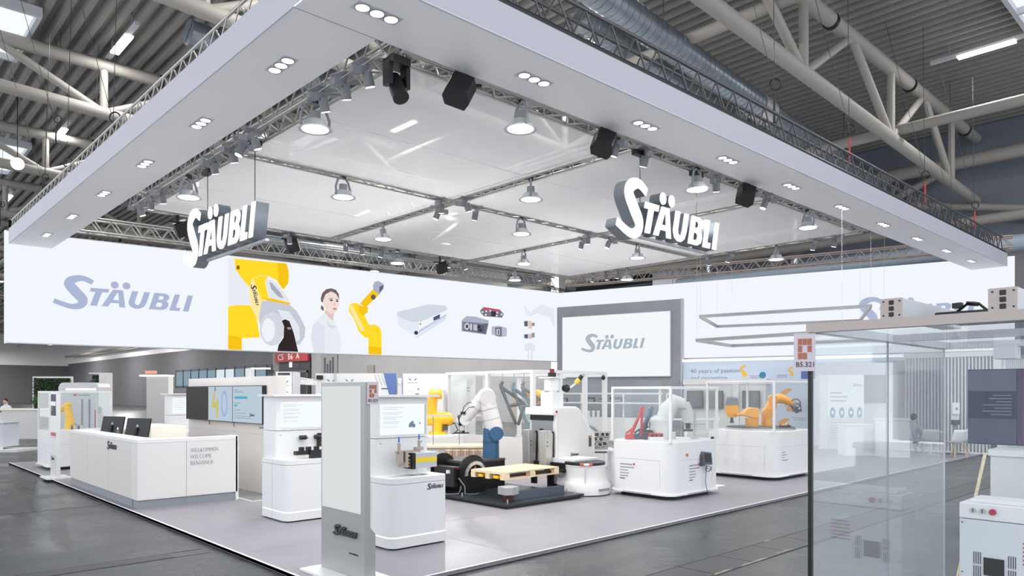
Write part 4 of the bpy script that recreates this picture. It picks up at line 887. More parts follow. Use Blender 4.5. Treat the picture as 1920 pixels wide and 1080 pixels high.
# ================================================================== INFO STATIONS
def station(label, x, y, w, d, h, pan_y, with_print):
    t = thing('info_station', label, 'info station', (x, y, 0))
    obj('shadow_gap', MB().rrect(0.03, w - .03, 0.03, d - .03, 0.10, 0, 0.022), BLACK, t)
    obj('lower_skirt', MB().rrect(0, w, 0, d, 0.12, 0.022, 0.145), WHITE, t, smooth=40)
    obj('light_band', MB().rrect(0.004, w - .004, 0.004, d - .004, 0.116, 0.145, 0.165), LEDW, t, smooth=40)
    obj('body', MB().rrect(0, w, 0, d, 0.12, 0.165, h - .075), WHITE, t, smooth=40)
    obj('top_slab', MB().rrect(0, w, 0, d, 0.12, h - .07, h), WHITE, t, smooth=40)
    obj('module_joint', MB().box(-0.003, 0.0, pan_y, pan_y + .006, 0.02, h), LGREY, t)
    up = obj('upright', MB().rrect(0.05, w, pan_y, d, 0.05, h, 1.385), WHITE, t, smooth=40)
    obj('screen_housing', MB().rrect(0.05, w, pan_y - .01, d, 0.05, 1.392, 1.925), WHITE, t, smooth=40)
    obj('roof_board', MB().box(-0.02, w + .14, pan_y - .08, d + .04, 1.93, 1.962), WHITE2, t)
    s = obj('screen', MB().box(0.13, w - .07, pan_y - .018, pan_y - .01, 1.43, 1.835), SCREEN, t)
    obj('screen_edge', MB().box(w - .075, w - .068, pan_y - .02, pan_y - .016, 1.43, 1.835), INK, s)
    TL = emis('screen_text_pale', (206, 220, 230), 0.95); GI = emis('screen_drawing', (120, 142, 160), 0.95)
    for k, (z, ww) in enumerate(((1.79, .34), (1.765, .22), (1.72, .30), (1.70, .26), (1.66, .30), (1.64, .2), (1.60, .27), (1.58, .24), (1.53, .25))):
        obj('text_line', MB().box(0.17, 0.17 + ww, pan_y - .021, pan_y - .018, z, z + .008), TL, s)
    if with_print:
        for (cx, cz, r) in ((.62, 1.56, .035), (.66, 1.545, .028), (.60, 1.545, .024), (.64, 1.59, .02), (.76, 1.575, .012)):
            obj('drawing', MB().cyl((cx, pan_y - .022, cz), (cx, pan_y - .018, cz), r, n=10), GI, s)
    for cx in (0.14, w - .12):
        obj('stud', MB().cyl((cx, pan_y - .01, 1.32), (cx, pan_y, 1.32), 0.008, n=8), MGREY, up)
    return t
sa_ = station('white info station with a yellow-striped coupling unit beside the tall totem', 1.43, 1.31, 0.92, 0.90, 0.90, 0.46, True)
obj('wordmark', logo_mesh(0.27, 0.042, 0.004), INK, sa_, loc=(0.55, -0.003, 0.735))
sb_ = station('white info station with black product bars next to the video wall', 1.36, 4.05, 1.0, 0.92, 0.95, 0.46, False)
# coupling unit on the first station
cu_ = thing('coupling_unit', 'grey coupling unit with a yellow stripe and two blue-tipped valves', 'coupling unit', (1.98, 1.50, 0.90))
obj('stand_block', MB().box(-0.12, -0.02, -0.02, 0.12, 0, 0.10), GLASS, cu_); obj('stand_block', MB().box(0.06, 0.16, -0.02, 0.12, 0, 0.10), GLASS, cu_)
hs = obj('housing', MB().box(-0.08, 0.27, -0.06, 0.14, 0.10, 0.30), LGREY, cu_, bevel=0.008)
obj('yellow_stripe', MB().box(-0.079, 0.265, -0.063, -0.06, 0.175, 0.235), mat('stripe_yellow', (238, 206, 20), 0.4), hs)
obj('black_face', MB().box(-0.13, -0.081, -0.06, 0.14, 0.09, 0.30), BLACK, cu_)
pm = mat('nickel_brass', (180, 166, 154), 0.35, 0.7)
for z in (0.13, 0.17, 0.21, 0.26): obj('pin', MB().cyl((-0.2, 0.0, z), (-0.13, 0.0, z), 0.018, n=10), pm, cu_, smooth=40)
obj('mounting_plate', MB().box(-0.235, -0.19, -0.05, 0.13, 0.12, 0.33), pm, cu_); obj('mounting_plate', MB().box(-0.31, -0.26, -0.04, 0.06, 0.18, 0.33), pm, cu_)
obj('cross_arm', MB().box(-0.33, 0.02, 0.0, 0.05, 0.30, 0.335), pm, cu_)
for x, z in ((-0.29, 0.335), (0.03, 0.36)):
    v = obj('valve_stem', MB().cyl((x, 0.02, z - .05), (x, 0.02, z + 0.10), 0.02, n=10), pm, cu_, smooth=40)
    obj('blue_tip', MB().cyl((x, 0.02, z + .11), (x, 0.02, z + .18), 0.012, 0.009, n=8), mat('valve_blue', (38, 104, 196), 0.4), v)
obj('side_arm', MB().box(-0.03, 0.09, 0.0, 0.06, 0.33, 0.37), pm, cu_)
# product bars on the second station
bp_ = thing('product_bar', 'low black product bar with three black blocks on the station top', 'product display', (1.62, 4.22, 0.95))
obj('bar', MB().box(0, 0.5, 0, 0.1, 0.06, 0.12), BLACK, bp_); obj('front_block', MB().box(0.22, 0.52, -0.04, 0.02, 0.0, 0.13), BLACK, bp_)
for x in (0.08, 0.2, 0.34): obj('block', MB().box(x, x + .07, 0.03, 0.09, 0.12, 0.18), BLACK, bp_)
pb = thing('connector_plate', 'black connector plate leaning on the station upright', 'connector', (2.18, 4.46, 0.95))
obj('plate', MB().box(-0.06, 0.16, 0.0, 0.04, 0.16, 0.38), BLACK, pb, bevel=0.006)
for x, z in ((0.0, .22), (.06, .3), (.1, .24), (.03, .34)): obj('contact', MB().cyl((x, -0.01, z), (x, 0.0, z), 0.012, n=8), LGREY, pb)
obj('support', MB().box(-0.05, 0.15, 0.0, 0.045, 0, 0.16), WHITE, pb); obj('yellow_plug', MB().box(-0.02, 0.1, -0.12, -0.03, 0.0, 0.09), YELLOW, pb)
for k, x in enumerate((1.86, 2.12)):
    t = thing('round_connector', 'small black and silver round connector mounted on the upright', 'connector', (x, 4.49, 1.27), group='round connectors on the upright')
    obj('body', MB().cyl((-0.06, -0.03, 0), (0.05, -0.03, 0), 0.035, n=14), BLACK, t, smooth=40); obj('collar', MB().cyl((0.05, -0.03, 0), (0.09, -0.03, 0), 0.022, n=12), STEEL, t, smooth=40)
    obj('holder', MB().box(-0.02, 0.02, -0.03, 0.02, -0.01, 0.01), LGREY, t)
# ================================================================== TOTEM
tm = thing('light_totem', 'tall grey light totem with a blank glowing panel and hall number plate', 'totem', (0.36, 0.0, 0))
TG = mat('totem_grey_metal', (168, 170, 168), 0.4, 0.25)
obj('body', MB().box(0, 0.075, 0.205, 1.115, 0.03, 2.105), TG, tm, bevel=0.006)
obj('glow_panel', MB().box(-0.012, 0.0, 0.275, 1.07, 0.72, 2.062), emis('totem_panel_glow', (222, 225, 226), 0.95), tm)
obj('base_plate', MB().box(-0.22, 0.32, 0.12, 1.2, 0.0, 0.03), WHITE, tm, bevel=0.004)
obj('wordmark', logo_mesh(0.47, 0.062, 0.03), mat('totem_logo_dark', (74, 76, 80), 0.4, 0.3), tm, loc=(-0.02, 0.80, 0.455), rotz=-math.pi / 2)
obj('web_address', text_mesh('www.staubli.com', 0.022, 0.004, width=0.18), INK, tm, loc=(-0.004, 0.5, 0.27), rotz=-math.pi / 2)
obj('rear_foot', MB().vprism([(0.0, 0.03), (0.14, 0.03), (0.14, 0.5), (0.075, 0.58)], 0.21, 0.24), TG, tm)
def hall_plate(parent_loc, rz, code, label):
    t = thing('hall_number_plate', label, 'sign', parent_loc, rz)
    obj('plate', MB().box(0, 0.125, -0.004, 0.004, -0.235, 0), LILAC, t)
    for r in range(3):
        for c_ in range(3):
            if (r, c_) in ((1, 1), (2, 2)): continue
            obj('emblem_square', MB().box(0.024 + c_ * .0275, 0.024 + c_ * .0275 + .0245, -0.006, -0.004, -0.033 - r * .044 - .039, -0.033 - r * .044), COPPER, t)
    obj('stand_number', text_mesh(code, 0.032, 0.003, width=0.103), INK, t, loc=(0.011, -0.006, -0.208))
hall_plate((0.39, 0.20, 2.105), math.radians(-12), 'B5.329', 'lilac plate with copper squares reading B5.329 on the grey totem')
# ================================================================== MACHINES
RT_ = Vector((0.729, -0.6845, 0)); FW_ = Vector((0.6845, 0.729, 0)); UP_ = Vector((0, 0, 1))
def capsule(mb, p, q, r0, r1, n=16):
    mb.cyl(p, q, r0, r1, n); mb.ball(p, r0, n, 8); mb.ball(q, r1, n, 8); return mb
# ---- black base rig with pallet robot
rig = thing('robot_base_plate', 'low dark steel base plate under the pallet robot cell', 'machine base', (4.68, 2.7, 0))
obj('plate', MB().box(0, 2.0, 0, 2.85, 0.05, 0.085), mat('rig_dark_steel', (54, 60, 66), 0.35, 0.4), rig)
obj('under_frame', MB().box(0.05, 1.95, 0.05, 2.8, 0.0, 0.05), BLACK, rig)
for x, y in ((0.12, 0.1), (1.85, 0.1), (0.1, 1.3), (1.9, 0.35)): obj('levelling_bolt', MB().cyl((x, y, 0.0), (x, y, 0.15), 0.012, n=8), STEEL, rig)
obj('front_rail', MB().box(0.42, 1.75, 0.28, 0.36, 0.085, 0.235), mat('rig_blue_grey', (74, 84, 94), 0.4), rig)
sc_ = thing('safety_scanner', 'grey corner safety scanner on the dark base plate', 'scanner', (4.98, 2.98, 0.085))
obj('optics', MB().cyl((0, 0, 0), (0, 0, 0.12), 0.10, n=16), mat('scanner_dark_red', (70, 22, 26), 0.2), sc_, smooth=40)
obj('housing', MB().prism([(-0.17, -0.1), (-0.05, -0.17), (0.15, -0.12), (0.17, 0.12), (-0.12, 0.14)], 0.12, 0.26), mat('scanner_grey', (158, 160, 160), 0.45), sc_, bevel=0.01)
bx = thing('robot_pedestal', 'black sheet-metal pedestal with rounded guards carrying the pallet robot', 'pedestal', (4.93, 4.12, 0.085))
obj('body', MB().box(0.25, 1.35, 0.35, 1.25, 0, 0.54), BLACK, bx, bevel=0.01)
obj('top_plate', MB().box(0.25, 1.35, 0.34, 1.26, 0.54, 0.58), mat('pedestal_top', (84, 82, 76), 0.4, 0.3), bx)
prof = [(0, 0), (0.62, 0), (0.62, 0.42)] + [(0.31 + .31 * math.cos(a * math.pi / 12), 0.46 + .26 * math.sin(a * math.pi / 12)) for a in range(0, 13)]
gd = obj('side_guard', MB().vprism(prof, 0.12, 0.15), BLACKM, bx); obj('side_guard', MB().vprism([(x * .95 - .12, z) for x, z in prof], 0.86, 0.89), BLACKM, bx)
gear = []
for k in range(48):
    a = math.pi * k / 47; rr = 0.25 + (0.02 if k % 2 else 0)
    gear.append((0.36 + rr * math.cos(a), 0.33 + rr * math.sin(a)))
gear2 = [(0.36 + .20 * math.cos(math.pi * k / 23), 0.33 + .20 * math.sin(math.pi * k / 23)) for k in range(24)]
obj('toothed_arc', MB().vprism(gear + gear2[::-1], 0.085, 0.115), STEEL, bx)
obj('copper_plate', MB().vprism([(0.2, 0.36), (0.33, 0.50), (0.42, 0.40), (0.52, 0.44), (0.5, 0.34), (0.4, 0.3), (0.3, 0.36)], 0.07, 0.085), COPPER, bx)
obj('drive_motor', MB().box(-0.10, 0.1, 0.2, 0.8, 0.12, 0.5), BLACK, bx, bevel=0.01)
obj('red_label', MB().box(-0.02, 0.05, 0.19, 0.2, 0.46, 0.48), RED, bx); obj('white_label', MB().box(-0.15, -0.1, 0.3, 0.36, 0.38, 0.44), WHITE, bx)
mb = MB(); mb.tube([(-.02, .15, .3), (.05, .05, .15), (.0, -.02, 0.02), (.15, -.05, 0.0), (.3, -.06, 0.0)], 0.012, 6); mb.tube([(.05, .18, .25), (.0, .1, .1), (-.1, .05, .02), (-.22, .3, 0)], 0.01, 6)
obj('cable', mb, mat('cable_grey', (120, 120, 118), 0.5), bx, smooth=50)
# pallet
pt = thing('wooden_pallet', 'light pine wooden pallet lifted on yellow forks', 'pallet', (5.02, 3.12, 0.43), math.radians(3))
pt.scale = (1.25, 1.08, 1.0)
dk = MB().box(0, 1.2, 0, 0.09, 0.118, 0.14).mesh('deck_board'); dk.materials.append(WOOD)
for k in range(7):
    o = bpy.data.objects.new('deck_board', dk); C.objects.link(o); o.parent = pt; o.location = (0, k * 0.1183, 0)
cbm = MB().box(0, 0.1, 0, 0.8, 0.098, 0.118).mesh('cross_board'); cbm.materials.append(WOOD)
blk = MB().box(0, 0.11, 0, 0.1, 0.02, 0.098).mesh('block'); blk.materials.append(WOOD)
btm = MB().box(0, 1.2, 0, 0.1, 0.0, 0.02).mesh('bottom_board'); btm.materials.append(WOOD)
for x in (0, 0.55, 1.1):
    o = bpy.data.objects.new('cross_board', cbm); C.objects.link(o); o.parent = pt; o.location = (x, 0, 0)
    for y in (0, 0.35, 0.7):
        o = bpy.data.objects.new('block', blk); C.objects.link(o); o.parent = pt; o.location = (x - (0.01 if x > 1 else 0), y, 0)
for y in (0, 0.35, 0.7):
    o = bpy.data.objects.new('bottom_board', btm); C.objects.link(o); o.parent = pt; o.location = (0, y, 0)
# pallet robot: blue foot, grey arm
R0 = Vector((6.12, 4.72, 0.665))
def rp(r, u, f=0.0): return R0 + RT_ * r * 1.04 + UP_ * u * 1.06 + FW_ * f
rb = thing('pallet_robot', 'six-axis robot with blue base and light grey arm holding a black gripper plate', 'robot')
b0 = MB().cyl(rp(0, 0), rp(0, 0.30), 0.17, 0.165, 20).cyl(rp(0, 0.30), rp(0, 0.56), 0.165, 0.16, 20); b0.ball(rp(0, .5), .16, 18, 8)
obj('blue_base', b0, BLUE, rb, smooth=35)
obj('shoulder_housing', MB().cyl(rp(0.05, 0.47, 0.02), rp(0.12, 0.47, -0.22), 0.145, 0.14, 20), BLUE, rb, smooth=35)
obj('base_ring', MB().cyl(rp(0, 0.29), rp(0, 0.305), 0.172, n=20), mat('robot_blue_dark', (24, 58, 90), 0.4), rb)
ua = capsule(MB(), rp(0.06, 0.55), rp(-0.10, 1.16), 0.185, 0.175, 20); obj('upper_arm', ua, RGREY, rb, smooth=35)
for f in (0.3, 0.62): 
    c0 = rp(0.06, .55).lerp(rp(-.10, 1.16), f); dd = (rp(-.10, 1.16) - rp(.06, .55)).normalized()
    obj('arm_joint_line', MB().cyl(c0, c0 + dd * .008, 0.185, n=20), MGREY, rb)
obj('elbow', MB().cyl(rp(-0.05, 1.15, -0.18), rp(-0.12, 1.17, 0.16), 0.165, n=20).ball(rp(-.09, 1.16), .19, 18, 10), RGREY, rb, smooth=35)
fa_ = capsule(MB(), rp(-0.16, 1.14), rp(-0.52, 0.72), 0.145, 0.105, 20); obj('forearm', fa_, RGREY, rb, smooth=35)
for f in (0.18, 0.42):
    c0 = rp(-.16, 1.14).lerp(rp(-.52, .72), f); dd = (rp(-.52, .72) - rp(-.16, 1.14)).normalized()
    obj('arm_joint_line', MB().cyl(c0, c0 + dd * .008, 0.147 - .04 * f, n=20), MGREY, rb)
obj('wrist', MB().cyl(rp(-0.50, 0.72, -0.1), rp(-0.58, 0.70, 0.1), 0.105, n=18).ball(rp(-.60, .70), .09, 14, 8), RGREY, rb, smooth=35)
obj('wrist_band', MB().cyl(rp(-0.575, 0.71, 0.0), rp(-0.625, 0.70, 0.0), 0.112, n=18), BLACK, rb, smooth=35)
obj('hand', MB().cyl(rp(-0.56, 0.66), rp(-0.56, 0.52), 0.06, 0.05, 14), RGREY, rb, smooth=35)
obj('gripper_rod', MB().cyl(rp(-0.60, 0.66), rp(-0.60, 0.50), 0.012, n=8).cyl(rp(-0.54, 0.52), rp(-0.54, 0.48), 0.03, n=8), BLACK, rb)
obj('gripper_plate', MB().obox(rp(-0.57, 0.475), (0.30, 0.16, 0.025), (0, 0, -0.75)), BLACK, rb)
mb = MB(); mb.tube([rp(-.35, 1.05, -.05), rp(-.44, 1.06, -.1), rp(-.52, .98, -.12), rp(-.55, .88, -.1), rp(-.58, .8, -.1)], 0.008, 6); mb.tube([rp(-.3, .98, -.12), rp(-.42, .97, -.15), rp(-.5, .88, -.14), rp(-.64, .8, -.08), rp(-.62, .62, -.06)], 0.008, 6)
obj('hose', mb, BLACK, rb, smooth=50)
obj('valve_block', MB().obox(rp(-.54, .86, -.1), (.1, .06, .05), (0, 0, -.7)), BLACK, rb)
# ---- automated forklift
ag = thing('forklift_vehicle', 'white driverless forklift with sloping body, steel mast guards and red beacon', 'forklift', (6.98, 3.72, 0))
side = [(0, 0.60), (0, 1.66), (0.06, 1.70), (0.62, 1.70), (0.72, 1.66), (1.16, 1.14), (1.22, 1.06), (1.22, 0.62), (1.18, 0.58), (0.05, 0.58)]
obj('body', MB().vprism(side, 0, 0.74), WHITE, ag, bevel=0.02)
obj('side_cover', MB().vprism([(x * .9 + .06, (z - 1.1) * .92 + 1.1) for x, z in side], -0.012, 0.0), WHITE2, ag)
obj('front_grey_panel', MB().box(-0.03, 0, 0.08, 0.66, 0.75, 1.50), MGREY, ag)
obj('front_black_slot', MB().box(-0.035, 0, 0.06, 0.70, 1.42, 1.53), BLACK, ag)
obj('front_hood', MB().box(-0.10, 0.02, -0.02, 0.78, 1.53, 1.68), WHITE, ag, bevel=0.015)
for y in (0.0, 0.56): obj('headlamp', MB().box(-0.106, -0.1, y + .02, y + .18, 1.56, 1.64), LEDW, ag)
obj('key_switch', MB().cyl((-.0, -0.02, 1.6), (0.0, -0.03, 1.6), 0.025, n=12), RED, ag)
obj('sensor_box', MB().box(-0.06, -0.03, 0.32, 0.4, 1.17, 1.25), BLACK, ag)
obj('leg_column', MB().box(0.02, 0.34, 0.02, 0.28, 0.14, 0.60), WHITE, ag, bevel=0.01)
obj('wheel', MB().cyl((0.1, 0.05, 0.09), (0.1, 0.25, 0.09), 0.09, n=16), BLACK, ag); obj('wheel', MB().cyl((1.0, 0.25, 0.12), (1.0, 0.45, 0.12), 0.12, n=16), BLACK, ag)
obj('tower', MB().box(0.10, 0.42, 0.18, 0.52, 1.70, 2.02).cyl((0.26, 0.35, 2.02), (0.26, 0.35, 2.28), 0.17, n=18), WHITE, ag, smooth=35)
obj('tower_band', MB().cyl((0.26, 0.35, 2.0), (0.26, 0.35, 2.025), 0.175, n=18), MGREY, ag)
obj('tower_cap', MB().box(0.06, 0.46, 0.15, 0.55, 2.28, 2.31), WHITE2, ag)
bcn = obj('lidar', MB().cyl((0.26, 0.35, 2.31), (0.26, 0.35, 2.40), 0.085, n=16), BLACK, ag); obj('red_beacon', MB().cyl((0.26, 0.35, 2.40), (0.26, 0.35, 2.48), 0.05, n=14), mat('beacon_red', (128, 18, 40), 0.2), bcn)
obj('speaker_horn', MB().ball((0.52, 0.2, 2.08), 0.09, 14, 8), BLACK, ag, smooth=50)
pl = obj('yellow_striped_lamp', MB().cyl((0.72, 0.1, 2.18), (0.78, 0.07, 2.26), 0.05, n=12), YELLOW, ag, smooth=40); obj('black_tip', MB().cyl((0.78, 0.07, 2.26), (0.84, 0.04, 2.34), 0.045, n=12), BLACK, pl)
obj('lamp_arm', MB().cyl((0.46, 0.22, 1.98), (0.72, 0.1, 2.18), 0.02, n=8), WHITE, ag)
obj('control_strip', MB().box(1.0, 1.08, -0.02, -0.012, 0.85, 1.08), DGREY, ag); obj('orange_lamp', MB().cyl((1.04, -0.03, 1.06), (1.04, -0.02, 1.06), 0.02, n=10), ORANGEY, ag)
obj('wordmark', logo_mesh(0.26, 0.036, 0.004), INK, ag, loc=(0.42, -0.016, 0.69))
for k, y in enumerate((0.55, 0.08)):
    obj('mast_guard', MB().vprism([(-0.30, 0.52), (-0.12, 0.52), (-0.10, 1.16), (-0.16, 1.23), (-0.32, 1.23)], y - .1, y + .1), STEEL, ag, bevel=0.008)
    for z in (1.0, 1.08): obj('guard_hole', MB().cyl((-.26, y - .101, z - .08), (-.26, y - .104, z - .08), 0.014, n=8), BLACK, ag)
    obj('mast_rail', MB().box(-0.10, -0.03, y - .06, y + .06, 0.12, 1.2), BLACKM, ag)
fy = mat('fork_yellow', (240, 196, 24), 0.45)
for y in (-0.40, 0.02):
    obj('fork', MB().box(-1.84, -0.14, y - 0.05, y + .07, 0.455, 0.495), BLACKM, ag); obj('fork_tip', MB().box(-1.98, -1.84, y - 0.05, y + .07, 0.45, 0.50), fy, ag)
obj('fork_carriage', MB().box(-0.18, -0.12, -0.42, 0.7, 0.42, 0.6), BLACKM, ag)
obj('foot_scanner', MB().cyl((0.05, -0.14, 0.05), (0.05, -0.14, 0.13), 0.09, n=14).cyl((0.05, -0.14, 0.15), (0.05, -0.14, 0.30), 0.12, n=14), WHITE, ag, smooth=35); obj('scanner_window', MB().cyl((0.05, -0.14, 0.13), (0.05, -0.14, 0.15), 0.11, n=14), RED, ag)
obj('foot_plate', MB().box(-0.1, 0.5, -0.3, 0.2, 0.0, 0.05), LGREY, ag)
# rounded rear chassis of the forklift
CH = Vector((7.18 - 6.98, 3.12 - 3.72, 0))
obj('chassis_skirt', MB().lathe([(0.50, 0.02), (0.50, 0.20), (0.46, 0.25), (0.42, 0.32), (0.405, 0.40), (0.405, 0.55)], 36, CH), WHITE2, ag, smooth=40)
obj('chassis_rim', MB().lathe([(0.405, 0.55), (0.415, 0.56), (0.415, 0.575), (0.36, 0.58)], 36, CH), WHITE, ag, smooth=40)
obj('bumper_ring', MB().lathe([(0.36, 0.58), (0.40, 0.59), (0.40, 0.63), (0.36, 0.64)], 36, CH), BLACK, ag, smooth=40)
obj('chassis_body', MB().box(CH.x - .3, CH.x + .42, CH.y + .0, CH.y + .7, .6, .68), WHITE, ag)
obj('panel_seam', MB().obox(CH + Vector((-0.335, -0.30, 0.28)), (0.012, 0.03, 0.52), (0, 0, -0.75)), LGREY, ag)
obj('grip_slot', MB().obox(CH + Vector((0.0, -0.495, 0.12)), (0.30, 0.03, 0.04), (0, 0, 0.05)), MGREY, ag)
obj('orange_lens', MB().obox(CH + Vector((-0.29, -0.29, 0.61)), (0.24, 0.05, 0.04), (0, 0, -0.8)), mat('lens_orange', (208, 104, 84), 0.3), ag)
obj('white_lamp', MB().obox(CH + Vector((-0.30, -0.305, 0.61)), (0.10, 0.05, 0.035), (0, 0, -0.8)), LEDW, ag)
obj('black_handle', MB().obox(CH + Vector((0.2, -0.22, 0.61)), (0.2, 0.04, 0.05), (0, 0, -0.4)), BLACK, ag)
# ---- enclosed demo cells
def cell(label, x, y, w, d, h, top, radius=0.22):
    t = thing('demo_cell', label, 'demo cell', (x, y, 0))
    obj('shadow_gap', MB().rrect(0.1, w - .1, 0.1, d - .1, radius, 0, 0.075), BLACK, t)
    obj('base_flange', MB().rrect(-0.03, w + .03, -0.03, d + .03, radius, 0.075, 0.105), WHITE, t, smooth=40)
    obj('body', MB().rrect(0, w, 0, d, radius, 0.105, h), WHITE, t, smooth=40)
    obj('top_plate', MB().rrect(0.02, w - .02, 0.02, d - .02, radius, h, h + 0.012), WHITE2, t, smooth=40)
    obj('door_joint', MB().box(0.3, w - .3, -0.003, 0, h - .34, h - .334), LGREY, t); obj('door_joint', MB().box(-0.003, 0, 0.25, d - .2, h - .34, h - .334), LGREY, t)
    obj('door_joint', MB().box(w - .3, w - .296, -0.003, 0, 0.2, h - .34), LGREY, t); obj('door_joint', MB().box(-0.003, 0, 0.25, 0.254, 0.2, h - .34), LGREY, t)
    obj('vent_slot', MB().box(w * .3, w * .75, -0.034, -0.03, 0.085, 0.10), MGREY, t); obj('vent_slot', MB().box(-0.034, -0.03, d * .3, d * .75, 0.085, 0.10), MGREY, t)
    PSTS = ((0.05, 0.05), (w - .05, 0.05), (0.05, d - .05), (w - .05, d - .05))
    for px, py in PSTS: obj('post', MB().box(px - .022, px + .022, py - .022, py + .022, h, top), WHITE, t)
    for a in ((0.03, w - .03, 0.03, 0.07), (0.03, w - .03, d - .07, d - .03), (0.03, 0.07, 0.07, d - .07), (w - .07, w - .03, 0.07, d - .07)):
        obj('top_rail', MB().box(a[0], a[1], a[2], a[3], top, top + .045), WHITE, t)
    for a in ((0.072, w / 2 - .004, 0.046, 0.054), (w / 2 + .004, w - .072, 0.046, 0.054), (0.072, w - .072, d - .054, d - .046), (0.046, 0.054, 0.072, d / 2 - .004), (0.046, 0.054, d / 2 + .004, d - .072), (w - .054, w - .046, 0.072, d - .072)):
        obj('glass_pane', MB().box(a[0], a[1], a[2], a[3], h + .012, top), GLASS, t)
    obj('roof_glass', MB().box(0.07, w - .07, 0.07, d - .07, top + .01, top + .018), GLASS, t)
    obj('door_latch', MB().box(w - .28, w - .2, 0.02, 0.04, h + .02, h + .06), BLACK, t)
    return t
cc = cell('white demo cell with a tall white robot, red frames and a hanging control tablet', 7.52, 1.33, 1.68, 1.45, 1.06, 2.06)
INKP = mat('cell_print_grey', (120, 122, 128), 0.6)
for par, xo, yo, rz in ((cc, -0.004, 1.18, -math.pi / 2), (cc, 0.58, -0.004, 0)):
    for k, (w_, h_) in enumerate(((0.3, .022), (0.34, .014), (0.2, .012), (0.22, .012), (0.2, .012), (0.12, .022))):
        z = 0.60 - k * 0.055
        pts = MB().box(0, w_, -0.002, 0.0, z, z + h_)
        obj('printed_text_line', pts, INKP if k else INKL, par, loc=(xo, yo, 0), rotz=rz)
    obj('printed_red_mark', MB().box(0.32, 0.36, -0.002, 0.0, 0.60, 0.64), REDB, par, loc=(xo, yo, 0), rotz=rz)
obj('red_button', MB().cyl((0.5, -0.02, 0.82), (0.5, 0.0, 0.82), 0.028, n=12), mat('button_orange', (214, 108, 60), 0.4), cc)
tb = thing('control_tablet', 'blue grey handheld control tablet hooked on the cell corner with its cable', 'control tablet', (8.62, 1.31, 0.72), math.radians(-8))
obj('case', MB().box(-0.14, 0.14, -0.06, -0.01, -0.12, 0.12), mat('tablet_blue_grey', (78, 98, 114), 0.5), tb, bevel=0.015, rot=(-0.2, 0.12, 0))
obj('display', MB().box(-0.10, 0.10, -0.064, -0.06, -0.085, 0.085), BLACK, tb, rot=(-0.2, 0.12, 0))
obj('grip', MB().box(-0.16, -0.11, -0.08, 0.0, -0.16, 0.06), DGREY, tb, rot=(-0.2, 0.12, 0))
mb = MB(); mb.tube([(0, -.03, -.12), (-.02, -.04, -.25), (-.03, -.03, -.45), (-.02, -.06, -.6), (0, -.1, -.71)], 0.007, 6)
pts = [(0.05 + .09 * math.cos(a * .6) * (1 if a < 11 else -.8), -.04, -.2 + .05 * math.sin(a * .6)) for a in range(20)]; mb.tube(pts, 0.006, 5)
obj('cable', mb, DGREY, tb, smooth=50)
def frame_link(label, loc, m, lean, rz=0.0, hgt=0.6, grp=None):
    t = thing('link_frame', label, 'frame', loc, rz, grp)
    obj('strut', MB().cyl((0, 0, 0), (lean, 0, hgt), 0.035, 0.028, n=10), m, t, smooth=40); obj('strut', MB().cyl((lean, 0, hgt), (lean * .9 + .02, 0.05, 0.05), 0.026, n=10), m, t, smooth=40)
    obj('joint', MB().cyl((lean - .0, -0.04, hgt), (lean, 0.05, hgt), 0.045, n=12), m, t, smooth=40); obj('foot', MB().box(-0.07, 0.09, -0.05, 0.07, 0, 0.10), m, t, bevel=0.008)
    obj('cross_piece', MB().cyl((-0.06, 0, 0.12), (0.12, 0.02, 0.24), 0.022, n=8), m, t)
    return t
frame_link('red tubular link frame standing in the glass cell', (7.72, 2.45, 1.072), REDB, 0.26, -0.75)
frame_link('teal tubular link frame standing in the glass cell', (7.95, 2.42, 1.072), TEAL, 0.28, -0.75)
frame_link('dark grey tubular link frame standing in the glass cell', (8.2, 2.48, 1.072), DGREY, 0.16, -0.75, 0.58)
rbx = thing('parts_box', 'small red and black parts box inside the glass cell', 'box', (7.98, 2.0, 1.072), -0.75); obj('base', MB().box(-0.14, 0.14, -0.08, 0.08, 0, 0.06), WHITE, rbx); obj('tray', MB().box(-0.13, 0.13, -0.07, 0.07, 0.06, 0.13), REDB, rbx)
for x in (-.08, 0, .08): obj('insert', MB().box(x - .03, x + .03, -0.075, -0.07, 0.07, 0.11), BLACK, rbx)
# white-covered robot in the cell
C0 = Vector((8.35, 2.05, 1.072))
def cp(r, u, f=0.0): return C0 + RT_ * r + UP_ * u + FW_ * f
wr = thing('covered_robot', 'robot wrapped in a pale grey protective cover inside the glass cell', 'robot')
COV = mat('robot_cover_fabric', (208, 208, 208), 0.75, bump=(22, 0.6))
obj('base_cover', MB().lathe([(0.20, 0), (0.21, 0.1), (0.20, 0.2), (0.19, 0.30), (0.21, 0.36), (0.19, 0.42), (0.12, 0.47)], 20, cp(-.1, 0)), COV, wr, smooth=60)
ar = MB(); ar.tube([cp(-.02, .38), cp(.08, .60), cp(.2, .72), cp(.36, .66)], .14, 14, [.16, .17, .17, .14]); ar.tube([cp(.36, .68), cp(.44, .5), cp(.46, .32)], .1, 12, [.14, .13, .09])
obj('arm_cover', ar, COV, wr, smooth=60); obj('wrist', MB().cyl(cp(.46, .32), cp(.46, .2), 0.05, n=12), DGREY, wr); obj('gripper', MB().obox(cp(.46, .17), (.18, .05, .04), (0, 0, -.7)), BLACK, wr)
obj('logo_print', MB().obox(cp(.3, .6, -.16), (.16, .004, .03), (0, 0, -.75)), INKL, wr)
dc = thing('dark_container', 'small dark grey container standing beside the covered robot', 'container', cp(-.36, 0, -.1), -.7); obj('body', MB().prism([(-.12, -.08), (.1, -.1), (.13, .06), (-.08, .1)], 0, .15), DGREY, dc, bevel=.015); obj('lid', MB().prism([(-.1, -.06), (.08, -.08), (.1, .05), (-.06, .08)], .15, .18), BLACK, dc)
